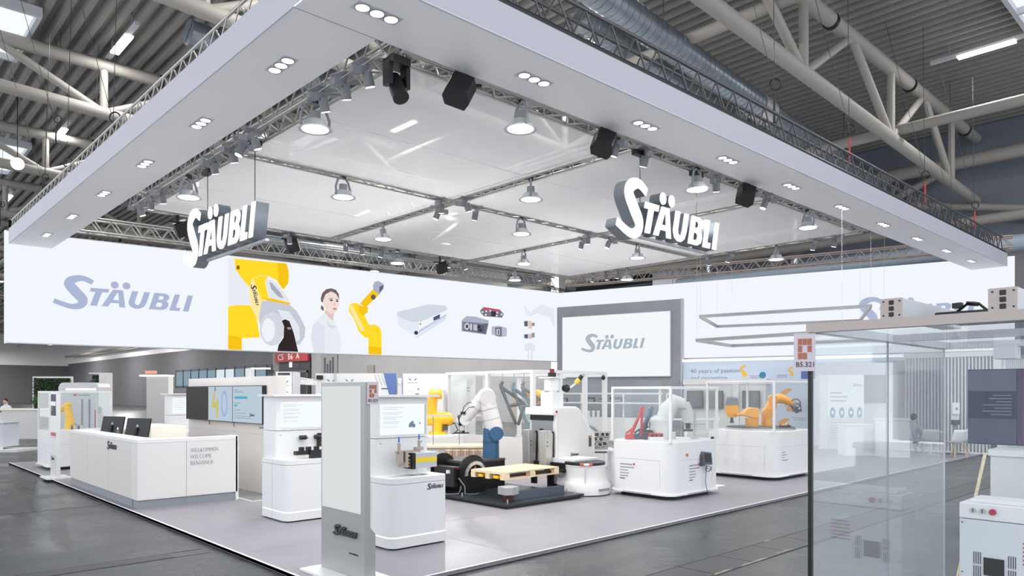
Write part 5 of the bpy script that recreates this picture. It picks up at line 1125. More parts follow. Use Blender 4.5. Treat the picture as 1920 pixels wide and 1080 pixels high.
sd_ = thing('metal_stand', 'slim metal stand with a cross bar inside the glass cell', 'stand', cp(.62, 0, .1)); obj('post', MB().cyl((0, 0, 0), (0, 0, .55), .022, n=10), LGREY, sd_); obj('cross_bar', MB().cyl((-.25, .12, .3), (.2, -.1, .3), .018, n=8), LGREY, sd_); obj('foot', MB().cyl((0, 0, 0), (0, 0, .02), .08, n=14), LGREY, sd_)
tw = thing('steel_cylinder', 'short steel cylinder on the cell top next to the covered robot', 'cylinder', cp(.12, 0, -.15)); obj('body', MB().cyl((0, 0, 0), (0, 0, .16), .06, n=16), STEEL, tw, smooth=40); obj('cap', MB().cyl((0, 0, .16), (0, 0, .18), .045, n=16), BLACK, tw)
# ---- right cell with two amber robots
cd_ = cell('white demo cell with two amber robots on a dark turntable', 11.72, 1.46, 2.0, 1.8, 1.09, 2.22, 0.26)
for k, w_ in enumerate((.16, .22, .1, .28)): obj('printed_text_line', MB().box(0.32, 0.32 + w_, -0.003, 0, 0.62 - k * .06, 0.635 - k * .06), INKP, cd_)
tt = thing('turntable', 'dark oval work plate inside the cell with amber robots', 'work plate', (12.72, 2.35, 1.102)); 
obj('plate', MB().lathe([(0.78, 0), (0.80, 0.02), (0.80, 0.05), (0.76, 0.07), (0, 0.07)], 36), DGREY, tt, smooth=40); obj('rim', MB().lathe([(0.805, 0.0), (0.815, 0.0), (0.815, 0.045), (0.805, 0.045)], 36, (0, 0, 0), False), STEEL, tt, smooth=40)
for k in range(9):
    a = -1.9 + k * 0.16
    t = thing('workpiece', 'tiny coloured workpiece on the dark work plate', 'workpiece', (12.72 + .66 * math.cos(a), 2.35 + .66 * math.sin(a), 1.172), group='workpieces on the dark plate')
    obj('holder', MB().cyl((0, 0, 0), (0, 0, .03), .035, n=10), BLACK, t); obj('knob', MB().ball((0, 0, .055), .028, 8, 6), (REDB, YELLOW, LGREY)[k % 3], t)
S0 = Vector((12.47, 2.43, 1.172))
def spt(r, u, f=0.0): return S0 + RT_ * r * .66 + UP_ * u * .85 + FW_ * f
sr = thing('scara_robot', 'amber horizontal-arm robot with a grey dome in the right cell', 'robot')
obj('base', MB().cyl(spt(0, 0), spt(0, .24), .15, .16, 20), ORANGEY, sr, smooth=40)
hb_ = MB(); hb_.vprism([(x * .68, z * .85) for x, z in [(-.62, .30), (-.30, .30), (.02, .24), (.2, .24), (.2, .52), (-.05, .54), (-.2, .50), (-.34, .38), (-.62, .38)]], -.13, .13)
obj('arm', hb_, ORANGEY, sr, loc=S0, rotz=YAW, bevel=.02); sr.location = (0, 0, 0)
obj('head', MB().cyl(spt(-.72, .26), spt(-.72, .36), .10, .15, 20).cyl(spt(-.72, .36), spt(-.72, .60), .155, .16, 20), ORANGEY, sr, smooth=40)
obj('grey_dome', MB().cyl(spt(-.72, .60), spt(-.72, .80), .158, .13, 20).cyl(spt(-.72, .80), spt(-.72, .84), .13, .10, 20), mat('dome_grey', (112, 116, 122), .5), sr, smooth=40)
obj('quill_tube', MB().cyl(spt(-.76, .84), spt(-.76, 1.08), .03, .018, 12), LGREY, sr, smooth=40); obj('tool', MB().cyl(spt(-.73, .14), spt(-.73, .26), .035, n=12).cyl(spt(-.73, .10), spt(-.73, .14), .05, n=12), DGREY, sr)
A0 = Vector((12.95, 2.3, 1.172))
def apt(r, u, f=0.0): return A0 + RT_ * r * .72 + UP_ * u * .75 + FW_ * f
ra = thing('articulated_robot', 'amber six-axis robot reaching down with a grey gripper in the right cell', 'robot')
obj('base', MB().cyl(apt(0, 0), apt(0, .42), .13, .12, 20), ORANGEY, ra, smooth=40); obj('shoulder', MB().cyl(apt(-.02, .42, -.13), apt(.04, .44, .13), .12, n=18).ball(apt(0, .42), .13, 16, 8), ORANGEY, ra, smooth=40)
obj('lower_arm', capsule(MB(), apt(.02, .46), apt(.20, .86), .10, .09, 16), ORANGEY, ra, smooth=40); obj('elbow', MB().cyl(apt(.16, .86, -.12), apt(.24, .87, .12), .11, n=18), ORANGEY, ra, smooth=40)
fam = MB(); fam.tube([apt(.2, .86), apt(.45, .9), apt(.68, .82), apt(.86, .72)], .1, 16, [.11, .12, .10, .08]); obj('forearm', fam, ORANGEY, ra, smooth=50); obj('arm_web', MB().vprism([(.14, .62), (.26, .62), (.19, .26), (.14, .23)], -.03, .03), ORANGEY, ra, loc=A0, rotz=YAW)
obj('wrist', MB().cyl(apt(.84, .73), apt(.96, .65), .075, .07, 14), MGREY, ra, smooth=40)
mb = MB(); torus(mb, apt(.94, .72, -.06), .12, .014, (.68, .73, .2)); torus(mb, apt(.98, .60, -.05), .11, .014, (.68, .73, -.3)); obj('cable_loop', mb, DGREY, ra, smooth=50)
obj('gripper', MB().cyl(apt(1.0, .62), apt(1.02, .42), .035, n=10).obox(apt(1.03, .5), (.2, .06, .06), (0, 0, -.75)), DGREY, ra)
# ---- fenced cell in the middle of the stand
fc = thing('fenced_cell', 'tall white-framed fenced robot cell in the middle of the stand', 'robot cell', (8.7, 6.1, 0))
pw_ = 0.05
for x, y in ((0, 0), (0, 1.65), (0, 3.3), (0.95, 0), (1.9, 0), (2.7, 0), (2.7, 3.3), (1.35, 3.3)): obj('post', MB().box(x - pw_, x + pw_, y - pw_, y + pw_, 0, 2.46), WHITE, fc)
for a in ((-.05, 2.75, -.05, .05), (-.05, 2.75, 3.25, 3.35), (-.05, .05, .05, 3.25), (2.65, 2.75, .05, 3.25)): obj('top_rail', MB().box(a[0], a[1], a[2], a[3], 2.46, 2.54), WHITE, fc)
for a in ((.06, .89, -.006, .006), (1.01, 1.84, -.006, .006), (1.96, 2.64, -.006, .006), (-.006, .006, .06, 1.59), (-.006, .006, 1.71, 3.24)): obj('glass_pane', MB().box(a[0], a[1], a[2], a[3], .9, 2.44), GLASS, fc)
obj('lower_panel', MB().box(.05, 2.65, -.02, .02, 0, .88), WHITE2, fc); obj('lower_panel', MB().box(-.02, .02, .05, 3.25, 0, .88), WHITE2, fc)
obj('camera', MB().ball((2.55, -.08, 2.38), .06, 10, 6), BLACK, fc)
F0 = Vector((9.75, 7.0, 0.9))
def fp(r, u, f=0.0): return F0 + RT_ * r + UP_ * u + FW_ * f
fpd = thing('robot_plinth', 'white plinth under the yellow robot in the fenced cell', 'plinth', (9.75, 7.0, 0)); obj('block', MB().box(-.4, .4, -.4, .4, 0, .88), WHITE2, fpd, bevel=.01); obj('top_plate', MB().box(-.3, .3, -.3, .3, .88, .9), MGREY, fpd)
fr_ = thing('yellow_robot', 'yellow robot with a bent arm inside the white-framed fenced cell', 'robot')
obj('base', MB().cyl(fp(0, 0), fp(0, .4), .2, .17, 18), YELLOW, fr_, smooth=40); obj('lower_arm', capsule(MB(), fp(.05, .4), fp(-.05, 1.02), .15, .13), YELLOW, fr_, smooth=40); obj('elbow', MB().cyl(fp(-.1, 1.02, -.2), fp(0, 1.02, .2), .15, n=16), YELLOW, fr_, smooth=40)
obj('forearm', capsule(MB(), fp(-.05, 1.02), fp(.55, 1.05), .12, .09), YELLOW, fr_, smooth=40); obj('wrist', MB().ball(fp(.62, 1.05), .09, 12, 8), MGREY, fr_, smooth=50)
mb = MB(); mb.tube([fp(.3, 1.16), fp(.42, 1.2), fp(.46, 1.0), fp(.52, .86), fp(.62, .84)], .03, 8); obj('hose', mb, mat('hose_blue', (60, 78, 112), .5), fr_, smooth=50)
for k, (r, u, m_) in enumerate(((-.95, 1.25, DGREY), (-.65, 1.22, TEAL), (-.4, 1.25, mat('frame_grey', (110, 112, 118), .5)))):
    t = thing('bicycle_frame', ('dark grey', 'teal blue', 'mid grey')[k] + ' tubular frame hanging in the fenced cell', 'frame', fp(r, 0, -.25))
    def lp(a, b): return RT_ * a + UP_ * b
    for p, q in (((0, u), (.62, u - .45)), ((0, u), (.2, u - .5)), ((.2, u - .5), (.62, u - .45)), ((0, u), (.05, u + .12)), ((.62, u - .45), (.45, u - 1.0)), ((.2, u - .5), (.4, u - .98))):
        obj('frame_tube', MB().cyl(lp(*p), lp(*q), 0.048, .04, n=8), m_, t, smooth=40)
    obj('hanger', MB().cyl(lp(.05, u + .12), lp(.05, 1.58), .01, n=6), MGREY, t)
# ---- big grey connector block on a table
ct = thing('exhibit_table', 'white exhibit table under the big grey connector block', 'table', (8.62, 3.98, 0), -0.75); obj('table_top', MB().box(-.26, .32, -.3, .3, .72, .76), WHITE, ct)
for x in (-.22, .28):
    for y in (-.25, .25): obj('leg', MB().box(x - .025, x + .025, y - .025, y + .025, 0, .72), WHITE, ct)
cbk = thing('connector_block', 'big grey multi-port connector block tilted on the exhibit table', 'connector', (8.62, 3.97, 0.76), -0.75)
RX = (math.radians(52), 0, 0)
obj('housing', MB().prism([(-.24, -.16), (.16, -.16), (.26, .30), (-.10, .30)], 0.05, .22), mat('connector_cast_grey', (136, 136, 134), .45, .3), cbk, rot=RX, bevel=.012)
for (x, y) in ((-.14, -.06), (0, -.06), (.1, -.04), (-.10, .08), (.03, .08), (-.05, .2), (.08, .2), (.17, .2)):
    p_ = obj('port', MB().cyl((x, y, .22), (x, y, .245), .05, n=14), BLACK, cbk, rot=RX); obj('port_rim', MB().lathe([(.05, .22), (.058, .22), (.058, .25), (.05, .25)], 14, (x, y, 0), False), STEEL, p_)
obj('support_foot', MB().box(-.18, .18, -.06, .2, 0, .08), MGREY, cbk)
dsk = thing('ring_disc', 'round grey ring standing behind the big connector block', 'ring', (8.9, 4.5, 0.0), -0.75); mb = MB(); torus(mb, (0, 0, 1.02), .2, .04, (0, 1, 0), 24); obj('ring', mb, MGREY, dsk, smooth=50); obj('stand', MB().box(-.05, .05, -.05, .05, 0, .8), WHITE, dsk)
# ---- cardboard boxes on a long table with guard rail behind the pallet robot
tb2 = thing('work_table', 'long pine-topped white table behind the pallet robot', 'table', (6.35, 6.75, 0), YAW)
obj('table_top', MB().box(-.35, 1.35, -.05, .85, .74, .78), WOOD, tb2); obj('body', MB().box(-.3, 1.3, .05, .8, .08, .74), WHITE2, tb2)
obj('drawer_front', MB().box(-.28, 0.0, 0.03, .05, .3, .7), WHITE, tb2); obj('plinth', MB().box(-.25, 1.25, .1, .85, 0, .08), MGREY, tb2)
for k in range(6):
    t = thing('cardboard_box', 'brown cardboard box taped down the front in a row before the pine table', 'box', Vector((6.18, 6.32, 0)) + RT_ * (.185 * k), YAW, 'taped cardboard boxes in a row')
    obj('carton', MB().box(0, .158, 0, .22, 0.33, .71), CARD, t); obj('tape', MB().box(.064, .092, -.002, .222, .47, .712), TAPE, t)
bs = thing('box_bench', 'low white bench carrying the row of cardboard boxes', 'bench', (6.18, 6.32, 0), YAW); obj('bench_top', MB().box(-.05, 1.2, -.02, .26, .29, .33), WHITE2, bs)
for x in (0, 1.0): obj('leg', MB().box(x, x + .04, .05, .2, 0, .29), WHITE2, bs)
gr = thing('guard_rail', 'thin metal guard rail standing on the pine-topped table', 'rail', (6.5, 7.0, .78), YAW)
obj('hand_rail', MB().box(-.3, 1.2, -.02, .02, .66, .70), LGREY, gr)
for x in (-.1, .5, 1.1): obj('post', MB().cyl((x, 0, 0), (x, 0, .66), .012, n=8), MGREY, gr)
# yellow robot on a white block behind the first station
Y0 = Vector((7.35, 8.1, .95))
def yp(r, u, f=0.0): return Y0 + RT_ * r + UP_ * u + FW_ * f
ypd = thing('robot_plinth', 'white block under the yellow robot behind the pine table', 'plinth', (7.35, 8.1, 0)); obj('block', MB().box(-.5, .5, -.4, .4, 0, .93), WHITE2, ypd, bevel=.01); obj('top_plate', MB().box(-.3, .3, -.3, .3, .93, .95), WHITE, ypd)
yr = thing('yellow_robot', 'upright yellow robot on a white block behind the pine table', 'robot')
obj('foot', MB().lathe([(.24, 0), (.24, .05), (.16, .08), (.15, .30)], 20, Y0), YELLOW, yr, smooth=40); obj('shoulder', MB().cyl(yp(-.3, .38), yp(.24, .38), .17, n=18).ball(yp(.24, .38), .17, 14, 8), YELLOW, yr, smooth=40)
obj('upper_arm', capsule(MB(), yp(-.18, .4), yp(-.12, .98), .14, .12), YELLOW, yr, smooth=40); obj('elbow', MB().cyl(yp(-.2, 1.0), yp(.1, 1.0), .13, n=16), YELLOW, yr, smooth=40)
obj('forearm', capsule(MB(), yp(.0, 1.02, -.05), yp(-.1, 1.0, -.4), .1, .07), YELLOW, yr, smooth=40); mb = MB(); mb.tube([yp(.2, .2), yp(.42, .28), yp(.5, .1), yp(.3, -.05), yp(.1, .0)], .02, 6); obj('cable', mb, DGREY, yr, smooth=50)
obj('connector_box', MB().obox(yp(.2, .16, -.1), (.12, .1, .12), (0, 0, -.7)), DGREY, yr)
# ================================================================== BACKGROUND EXHIBITS
def free_panel(label, loc, w, h, th=0.12, m=None, rz=None, name='exhibit_stand_wall', cat='partition', group=None):
    t = thing(name, label, cat, loc, YAW if rz is None else rz, group)
    obj('board', MB().box(0, w, 0, th, 0, h), m or WHITE, t); obj('foot_plate', MB().box(-.02, w + .02, -.1, th + .1, 0, .03), LGREY, t); return t
def owl(par, x, z, s=0.14):
    for sx in (-1, 1):
        obj('printed_emblem', MB().vprism([(x + sx * .02, z), (x + sx * (.02 + s * .5), z + s * .1), (x + sx * (.02 + s * .75), z + s * .6), (x + sx * (.02 + s * .35), z + s * .35)], -.004, -.001), SIGNBLUE, par)
    obj('printed_text_line', MB().box(x - s, x + s, -.004, -.001, z - s * .5, z - s * .38), INKL, par)
p = free_panel('wide white display panel with a dark blue slanted end and owl-eye emblems', (6.54, 12.83, 0), 2.34, 2.54)
obj('printed_blue_corner', MB().vprism([(1.96, 2.54), (2.34, 2.54), (2.34, 1.86), (2.14, 1.86)], -.004, -.001), SIGNBLUE, p)
owl(p, .45, 2.3); owl(p, .98, 2.3); obj('panel_joint', MB().box(.68, .685, -.003, 0, 0, 2.54), LGREY, p)
for x in (1.7, 1.8, 1.9): obj('printed_line', MB().vprism([(x, 2.5), (x + .008, 2.5), (x + .12, 2.2), (x + .11, 2.2)], -.004, -.001), INK, p)
obj('printed_bar', MB().box(1.9, 2.1, -.004, -.001, 2.08, 2.11), INK, p); obj('printed_figure', MB().cyl((1.74, -.004, 2.1), (1.74, -.001, 2.1), .035, n=10), INK, p)
obj('projector', MB().box(.04, .22, -.06, 0, 2.36, 2.48), BLACK, p); obj('camera_mount', MB().box(.55, .61, -.05, 0, 2.2, 2.54), LGREY, p)
p = free_panel('narrow white panel with one dark blue stripe between two wide panels', (8.27, 11.2, 0), .16, 2.4); obj('printed_blue_stripe', MB().box(.12, .16, -.004, 0, 0, 2.4), SIGNBLUE, p); owl(p, .06, 2.22, .07)
p = free_panel('white display panel with an owl-eye emblem beside the yellow robot', (8.09, 10.69, 0), 1.8, 2.52); owl(p, .28, 2.32); obj('printed_figure', MB().box(.42, .46, -.004, -.001, 1.98, 2.1), SIGNBLUE, p); obj('edge_lining', MB().box(0, .03, -.01, 0, 0, 2.52), OFFW, p)
p = free_panel('white cabinet tower above the railing beside the fenced cell', (9.35, 9.9, 0), .56, 2.5, .4); 
for k in range(2): obj('printed_text_line', MB().box(.14, .42, -.004, -.001, 2.1 - k * .08, 2.125 - k * .08), INKL, p)
mc = thing('machine_cabinet', 'white machine cabinet with a dark window behind the pallet robot', 'machine', (7.6, 9.75, 0), YAW); obj('body', MB().box(0, .95, 0, .6, 0, 2.05), WHITE2, mc); obj('window', MB().box(.1, .5, -.01, 0, 1.62, 1.84), TVM, mc); obj('door_joint', MB().box(0, .95, -.004, 0, 1.5, 1.51), LGREY, mc)
for x in (.2, .6): obj('handle', MB().box(x, x + .1, -.03, 0, 1.94, 1.96), DGREY, mc)
p = free_panel('slim white tower with owl-eye emblem behind the second info station', (3.7, 9.35, 0), .38, 2.46, .3); owl(p, .18, 2.2, .12); obj('dark_slot', MB().box(.04, .32, -.004, 0, 2.38, 2.44), INK, p); obj('printed_tools', MB().vprism([(.06, 1.98), (.16, 2.04), (.3, 1.99), (.2, 2.0)], -.004, -.001), INK, p); obj('grey_edge', MB().box(.36, .42, 0, .45, 0, 2.46), LGREY, p)
truss('short white lattice beam joining the slim tower and the wide panel', (4.35, 9.7, 2.2), (6.4, 12.6, 2.2), .12, .14, WHITE, .015, .2)
gl = thing('glass_rig', 'pale blue glass fixture on top of the panel row behind the second station', 'fixture', (4.6, 9.0, 1.95), YAW); obj('bar', MB().box(0, .5, 0, .2, .0, .06), mat('pale_blue_plastic', (176, 206, 228), .3), gl); obj('ribbed_cover', MB().box(.16, .46, -.02, .18, .06, .12), LGREY, gl); obj('support', MB().box(.05, .45, .05, .15, -1.9, 0), WHITE2, gl)
# low tower near the reception
st3 = station('small white info station far behind the reception counter', 2.72, 13.3, .8, .7, .95, .3, False)
ds = thing('product_shelf', 'white shelf with small jars and devices in front of the feature wall', 'shelf', (FA.x, FA.y, 0), r2)
obj('counter', MB().box(.3, 5.9, -1.9, -1.3, 0, .95), WHITE2, ds); obj('upper_shelf', MB().box(.3, 5.9, -1.85, -1.5, 1.52, 1.58), WHITE, ds); obj('back_rail', MB().box(.3, 5.9, -1.4, -1.35, 1.9, 1.97), WHITE, ds)
for x in (.3, 2.1, 4.0, 5.85): obj('upright', MB().box(x, x + .06, -1.6, -1.54, .95, 1.97 if x > 2 else 1.58), WHITE, ds)
for k in range(12):
    t = thing('sample_jar', 'small clear jar with white lid standing on the product shelf', 'jar', Vector((FA.x, FA.y, 0)) + Vector((d2.x, d2.y, 0)) * (.5 + k * .22) - Vector((n2.x, n2.y, 0)) * 1.6 + Vector((0, 0, .95)), 0, 'sample jars on the product shelf')
    obj('jar_body', MB().cyl((0, 0, 0), (0, 0, .22), .07, n=12), mat('jar_translucent', (206, 212, 214), .2), t, smooth=40); obj('lid', MB().cyl((0, 0, .22), (0, 0, .27), .075, n=12), WHITE, t)
for k, (x, w_) in enumerate(((.5, .3), (.95, .25), (1.3, .2), (2.5, .28), (3.0, .2), (3.5, .5))):
    t = thing('demo_device', 'dark box-shaped device standing on the upper product shelf', 'device', Vector((FA.x, FA.y, 0)) + Vector((d2.x, d2.y, 0)) * x - Vector((n2.x, n2.y, 0)) * 1.68 + Vector((0, 0, 1.58)), r2, 'dark devices on the upper shelf')
    obj('casing', MB().box(0, w_, -.06, .08, 0, .16 + .04 * (k % 2)), DGREY, t, bevel=.008); obj('front_plate', MB().box(.02, w_ - .02, -.066, -.06, .02, .12), MGREY, t)
gs = thing('glass_stele', 'upright clear glass stele with pale lettering by the fenced cell', 'stele', (12.3, 5.6, 0), YAW); obj('glass_sheet', MB().box(0, .62, 0, .02, .9, 2.32), GLASSW, gs); obj('base', MB().box(-.05, .67, -.2, .22, 0, .9), WHITE2, gs); obj('side_profile', MB().box(.62, .70, -.02, .05, .9, 2.32), mat('profile_brown', (140, 132, 128), .5), gs); obj('lettering', text_mesh('2:00', .12, .004), WHITE, gs, loc=(.12, -.004, .98))
# small white stool-like legs and rail behind cell C
rl = thing('guard_rail', 'white metal guard rail between the two demo cells', 'rail', (10.1, 3.6, 0), math.radians(-35)); obj('hand_rail', MB().box(0, 1.6, -.02, .02, 1.35, 1.39), WHITE, rl); obj('hand_rail', MB().box(0, 1.6, -.02, .02, .9, .94), WHITE, rl)
for x in (.1, .8, 1.5): obj('post', MB().box(x - .02, x + .02, -.02, .02, 0, 1.42), WHITE, rl)
# ================================================================== LOUNGE AT THE RIGHT
to = thing('info_board', 'tall white info board with four round blue icons in the lounge', 'info board', (21.75, 4.62, 0), YAW)
obj('board', MB().box(0, 1.28, 0, .18, 0, 2.6), WHITE, to); obj('side_lining', MB().box(-.24, 0, .02, .2, 0, 2.6), OFFW, to); obj('grey_lower_field', MB().box(.0, 1.28, -.004, 0, 0, 1.15), mat('board_grey_field', (204, 208, 210), .6), to)
obj('wordmark', logo_mesh(.34, .07, .004), INKL, to, loc=(.88, -.006, 2.2))
for k, x in enumerate((.18, .5, .82, 1.12)):
    o_ = obj('round_icon', MB().vprism([(x + .095 * math.cos(a * .3927), 1.28 + .19 * math.sin(a * .3927)) for a in range(16)], -.01, -.006), mat('icon_blue', (92, 120, 142), .5), to); obj('icon_symbol', MB().box(x - .04, x + .04, -.013, -.01, 1.22, 1.34), WHITE, o_)
for k in range(7): obj('text_line', MB().box(.1, .1 + (.9, .7, .95, .8, .6, .9, .5)[k], -.009, -.005, .92 - k * .09, .935 - k * .09), INKL, to)
for k in range(3): obj('text_line', MB().box(.1, .1 + (.4, .6, .55)[k], -.005, 0, 1.95 - k * .14, 1.99 - k * .14), INKL, to)
lw = thing('lounge_wall', 'white lounge wall with grey head panel behind the info board', 'partition', (FA.x, FA.y, 0), r2); obj('wall_panel', MB().box(11.2, 14.6, -.35, -.2, 0, 2.6), WHITE2, lw); obj('head_panel', MB().box(11.2, 14.6, -.36, -.2, 2.6, 3.1), LGREY, lw); obj('corner_post', MB().box(14.4, 14.6, -.4, -.35, 0, 2.6), MGREY, lw)
wall_tv('grey blue lounge television beside the board with round icons', (FA.x, FA.y, 0), r2, 12.35, 13.5, 1.62, 2.6, -.36)
sw = thing('slat_screen', 'screen of upright white slats closing the lounge', 'slat screen', (23.3, 2.6, 0), math.radians(-90))
SLAT = mat('slat_white', (232, 232, 234), .5); slm = MB().box(0, .03, -.04, .04, .05, 3.15).mesh('slat'); slm.materials.append(SLAT)
for k in range(26):
    o_ = bpy.data.objects.new('slat', slm); C.objects.link(o_); o_.parent = sw; o_.location = (k * .1, 0, 0)
obj('head_rail', MB().box(-.05, 2.65, -.06, .06, 3.15, 3.3), WHITE, sw); obj('foot_rail', MB().box(-.05, 2.65, -.06, .06, 0, .05), WHITE, sw); obj('backing_panel', MB().box(-.05, 2.6, .25, .3, 0, 3.2), mat('slat_backing', (196, 200, 208), .7), sw); obj('end_post', MB().box(2.6, 2.8, -.08, .3, 0, 3.3), WHITE, sw)
sw2 = thing('slat_screen', 'short screen of dark gapped slats at the far right corner', 'slat screen', (23.4, -.25, 0), math.radians(-10))
for k in range(11):
    o_ = bpy.data.objects.new('slat', slm); C.objects.link(o_); o_.parent = sw2; o_.location = (k * .14, 0, 0)
obj('head_rail', MB().box(-.05, 1.5, -.06, .06, 3.1, 3.22), MGREY, sw2)
lc = thing('lounge_counter', 'white box-shaped counter in the lounge', 'counter', (19.7, 1.95, 0), YAW); obj('body', MB().box(0, .72, 0, .7, 0, 1.14), WHITE2, lc, bevel=.01); obj('counter_top', MB().box(-.02, .74, -.02, .72, 1.14, 1.19), WHITE, lc)
lc2 = thing('lounge_counter', 'low white counter with drawer front beside the info board', 'counter', (19.6, 3.1, 0), YAW); obj('body', MB().box(0, .9, 0, .6, 0, .95), WHITE2, lc2); obj('drawer', MB().box(.55, .88, -.01, 0, .1, .85), LGREY, lc2); obj('counter_top', MB().box(-.02, .92, -.02, .62, .95, .98), WHITE, lc2)
def shell_chair(label, loc, rz, group):
    t = thing('shell_chair', label, 'chair', loc, rz, group)
    sh_ = MB(); pr = []
    for i in range(9):
        f = i / 8
        for j in range(7):
            g = j / 6 * 2 - 1
            if f < .5: x_, z_ = .22 - f * .84, .46 - .02 * math.sin(f * 6) + .06 * g * g
            else: x_, z_ = -.20 - (f - .5) * .22, .46 + (f - .5) * .76 + .02
            pr.append((x_ + (.10 * g * g if f >= .5 else 0), g * (.24 - .04 * abs(f - .5)), z_))
    sh_.add(pr, [(i * 7 + j, i * 7 + j + 1, (i + 1) * 7 + j + 1, (i + 1) * 7 + j) for i in range(8) for j in range(6)])
    o_ = obj('seat_shell', sh_, WHITE, t, smooth=60); sd2 = o_.modifiers.new('thick', 'SOLIDIFY'); sd2.thickness = .012
    for sx in (-1, 1):
        for sy in (-1, 1): obj('leg', MB().cyl((sx * .12, sy * .12, .44), (sx * .22, sy * .21, 0), .014, .011, n=8), mat('beech_leg', (206, 180, 146), .5), t)
    return t
def lounge_table(label, loc, group=None):
    t = thing('lounge_table', label, 'table', loc, 0, group)
    obj('table_top', MB().cyl((0, 0, .72), (0, 0, .75), .42, n=28), WHITE, t, smooth=40); obj('column', MB().cyl((0, 0, .02), (0, 0, .72), .035, n=12), WHITE, t, smooth=40); obj('foot', MB().cyl((0, 0, 0), (0, 0, .02), .26, n=24), WHITE, t, smooth=40)
lounge_table('round white lounge table by the slat screen', (22.1, 1.45, 0))
for loc, rz in (((21.05, 1.15, 0), .4), ((22.1, .62, 0), 1.7), ((21.35, .55, 0), 1.0)): shell_chair('white shell chair with wooden legs at the round lounge table', loc, rz, 'shell chairs in the lounge')
sn = thing('sanitizer_stand', 'grey sanitizer stand with a white dispenser at the lounge edge', 'dispenser', (22.75, .95, 0), YAW)
obj('foot', MB().box(-.28, .28, -.2, .2, 0, .03), DGREY, sn); obj('pole', MB().box(-.05, .05, -.03, .03, .03, 1.1), MGREY, sn); obj('drip_tray', MB().box(-.1, .1, -.12, .03, .95, 1.1), DGREY, sn); obj('dispenser', MB().box(-.11, .11, -.1, .03, 1.28, 1.66), WHITE, sn, bevel=.02); obj('back_plate', MB().box(-.1, .1, 0, .04, 1.1, 1.28), WHITE2, sn); obj('button', MB().box(-.03, .03, -.105, -.1, 1.42, 1.5), MGREY, sn)
# seated visitor, one continuous body grown from a skeleton
def skinned(joints, edges, radii, name, m, parent):
    import bmesh
    me = bpy.data.meshes.new(name); me.from_pydata(joints, edges, [])
    o_ = bpy.data.objects.new(name, me); C.objects.link(o_); o_.parent = parent
    bm = bmesh.new(); bm.from_mesh(me); ly = bm.verts.layers.skin.verify()
    for v, r in zip(bm.verts, radii): v[ly].radius = (r, r); v[ly].use_root = (v.index == 0)
    bm.to_mesh(me); bm.free()
    o_.modifiers.new('skin', 'SKIN'); s_ = o_.modifiers.new('sub', 'SUBSURF'); s_.levels = 2; s_.render_levels = 2
    for mm in (m if isinstance(m, (list, tuple)) else [m]): me.materials.append(mm)
    return o_
def figure(label, loc, rz, seated, shirt, trousers=TROUS):
    t = thing('person', label, 'person', loc, rz)
    hz = .48 if seated else .92
    lean = .12 if seated else .03
    J = [(0, 0, hz), (lean * .4, 0, hz + .25), (lean, 0, hz + .46), (lean + .02, 0, hz + .53), (lean + .05, 0, hz + .62), (lean + .06, 0, hz + .72)]
    Rr = [.15, .145, .13, .06, .085, .08]; E_ = [(i, i + 1) for i in range(5)]
    for sy in (-1, 1):
        b = len(J)
        J += [(lean, sy * .18, hz + .43), (lean + .10, sy * .24, hz + .20), (lean + .33, sy * .16, hz + .20), (lean + .40, sy * .13, hz + .21)]; Rr += [.07, .055, .042, .038]
        E_ += [(2, b), (b, b + 1), (b + 1, b + 2), (b + 2, b + 3)]
        for k in range(4):
            J.append((lean + .48 - .01 * abs(k - 1), sy * (.10 + .02 * k), hz + .20)); Rr.append(.010); E_.append((b + 3, len(J) - 1))
        J.append((lean + .44, sy * .08, hz + .23)); Rr.append(.011); E_.append((b + 3, len(J) - 1))
        b = len(J)
        if seated: J += [(.08, sy * .1, hz), (.44, sy * .12, hz - .01), (.42, sy * .12, .1), (.55, sy * .12, .05)]
        else: J += [(0, sy * .09, hz - .08), (.02, sy * .1, .5), (0, sy * .1, .09), (.14, sy * .1, .04)]
        Rr += [.10, .075, .05, .04]; E_ += [(0, b), (b, b + 1), (b + 1, b + 2), (b + 2, b + 3)]
    skinned(J, E_, Rr, 'body', shirt, t)
    h = Vector((lean + .055, 0, hz + .70))
    hd = MB().ball(h, .1, 16, 10, (1, .82, 1.22)); obj('head', hd, SKIN, t, smooth=60)
    hr = MB().ball(h + Vector((-.018, 0, .03)), .107, 16, 10, (1, .86, 1.12)); obj('hair', hr, HAIR, t, smooth=60)
    fc_ = MB().ball(h + Vector((.03, 0, -.03)), .088, 14, 8, (.95, .85, 1.05)); fo = obj('face', fc_, SKIN, t, smooth=60)
    obj('nose', MB().cyl(h + Vector((.11, 0, .0)), h + Vector((.125, 0, -.03)), .01, .014, 8), SKIN, fo)
    for sy in (-1, 1):
        obj('eye', MB().ball(h + Vector((.105, sy * .035, .01)), .011, 8, 6), INK, fo); obj('ear', MB().ball(h + Vector((.0, sy * .085, -.01)), .025, 8, 6, (.6, .4, 1.2)), SKIN, fo)
    obj('mouth', MB().box(h.x + .103, h.x + .112, -.022, .022, h.z - .065, h.z - .055), mat('lips', (178, 110, 104), .6), fo)
    return t
figure('seated person in a grey shirt leaning on the lounge table', (21.05, 1.72, 0), math.radians(-20), True, SHIRTG)
shell_chair('white shell chair with wooden legs under the seated person', (21.0, 1.74, 0), math.radians(-20), None)
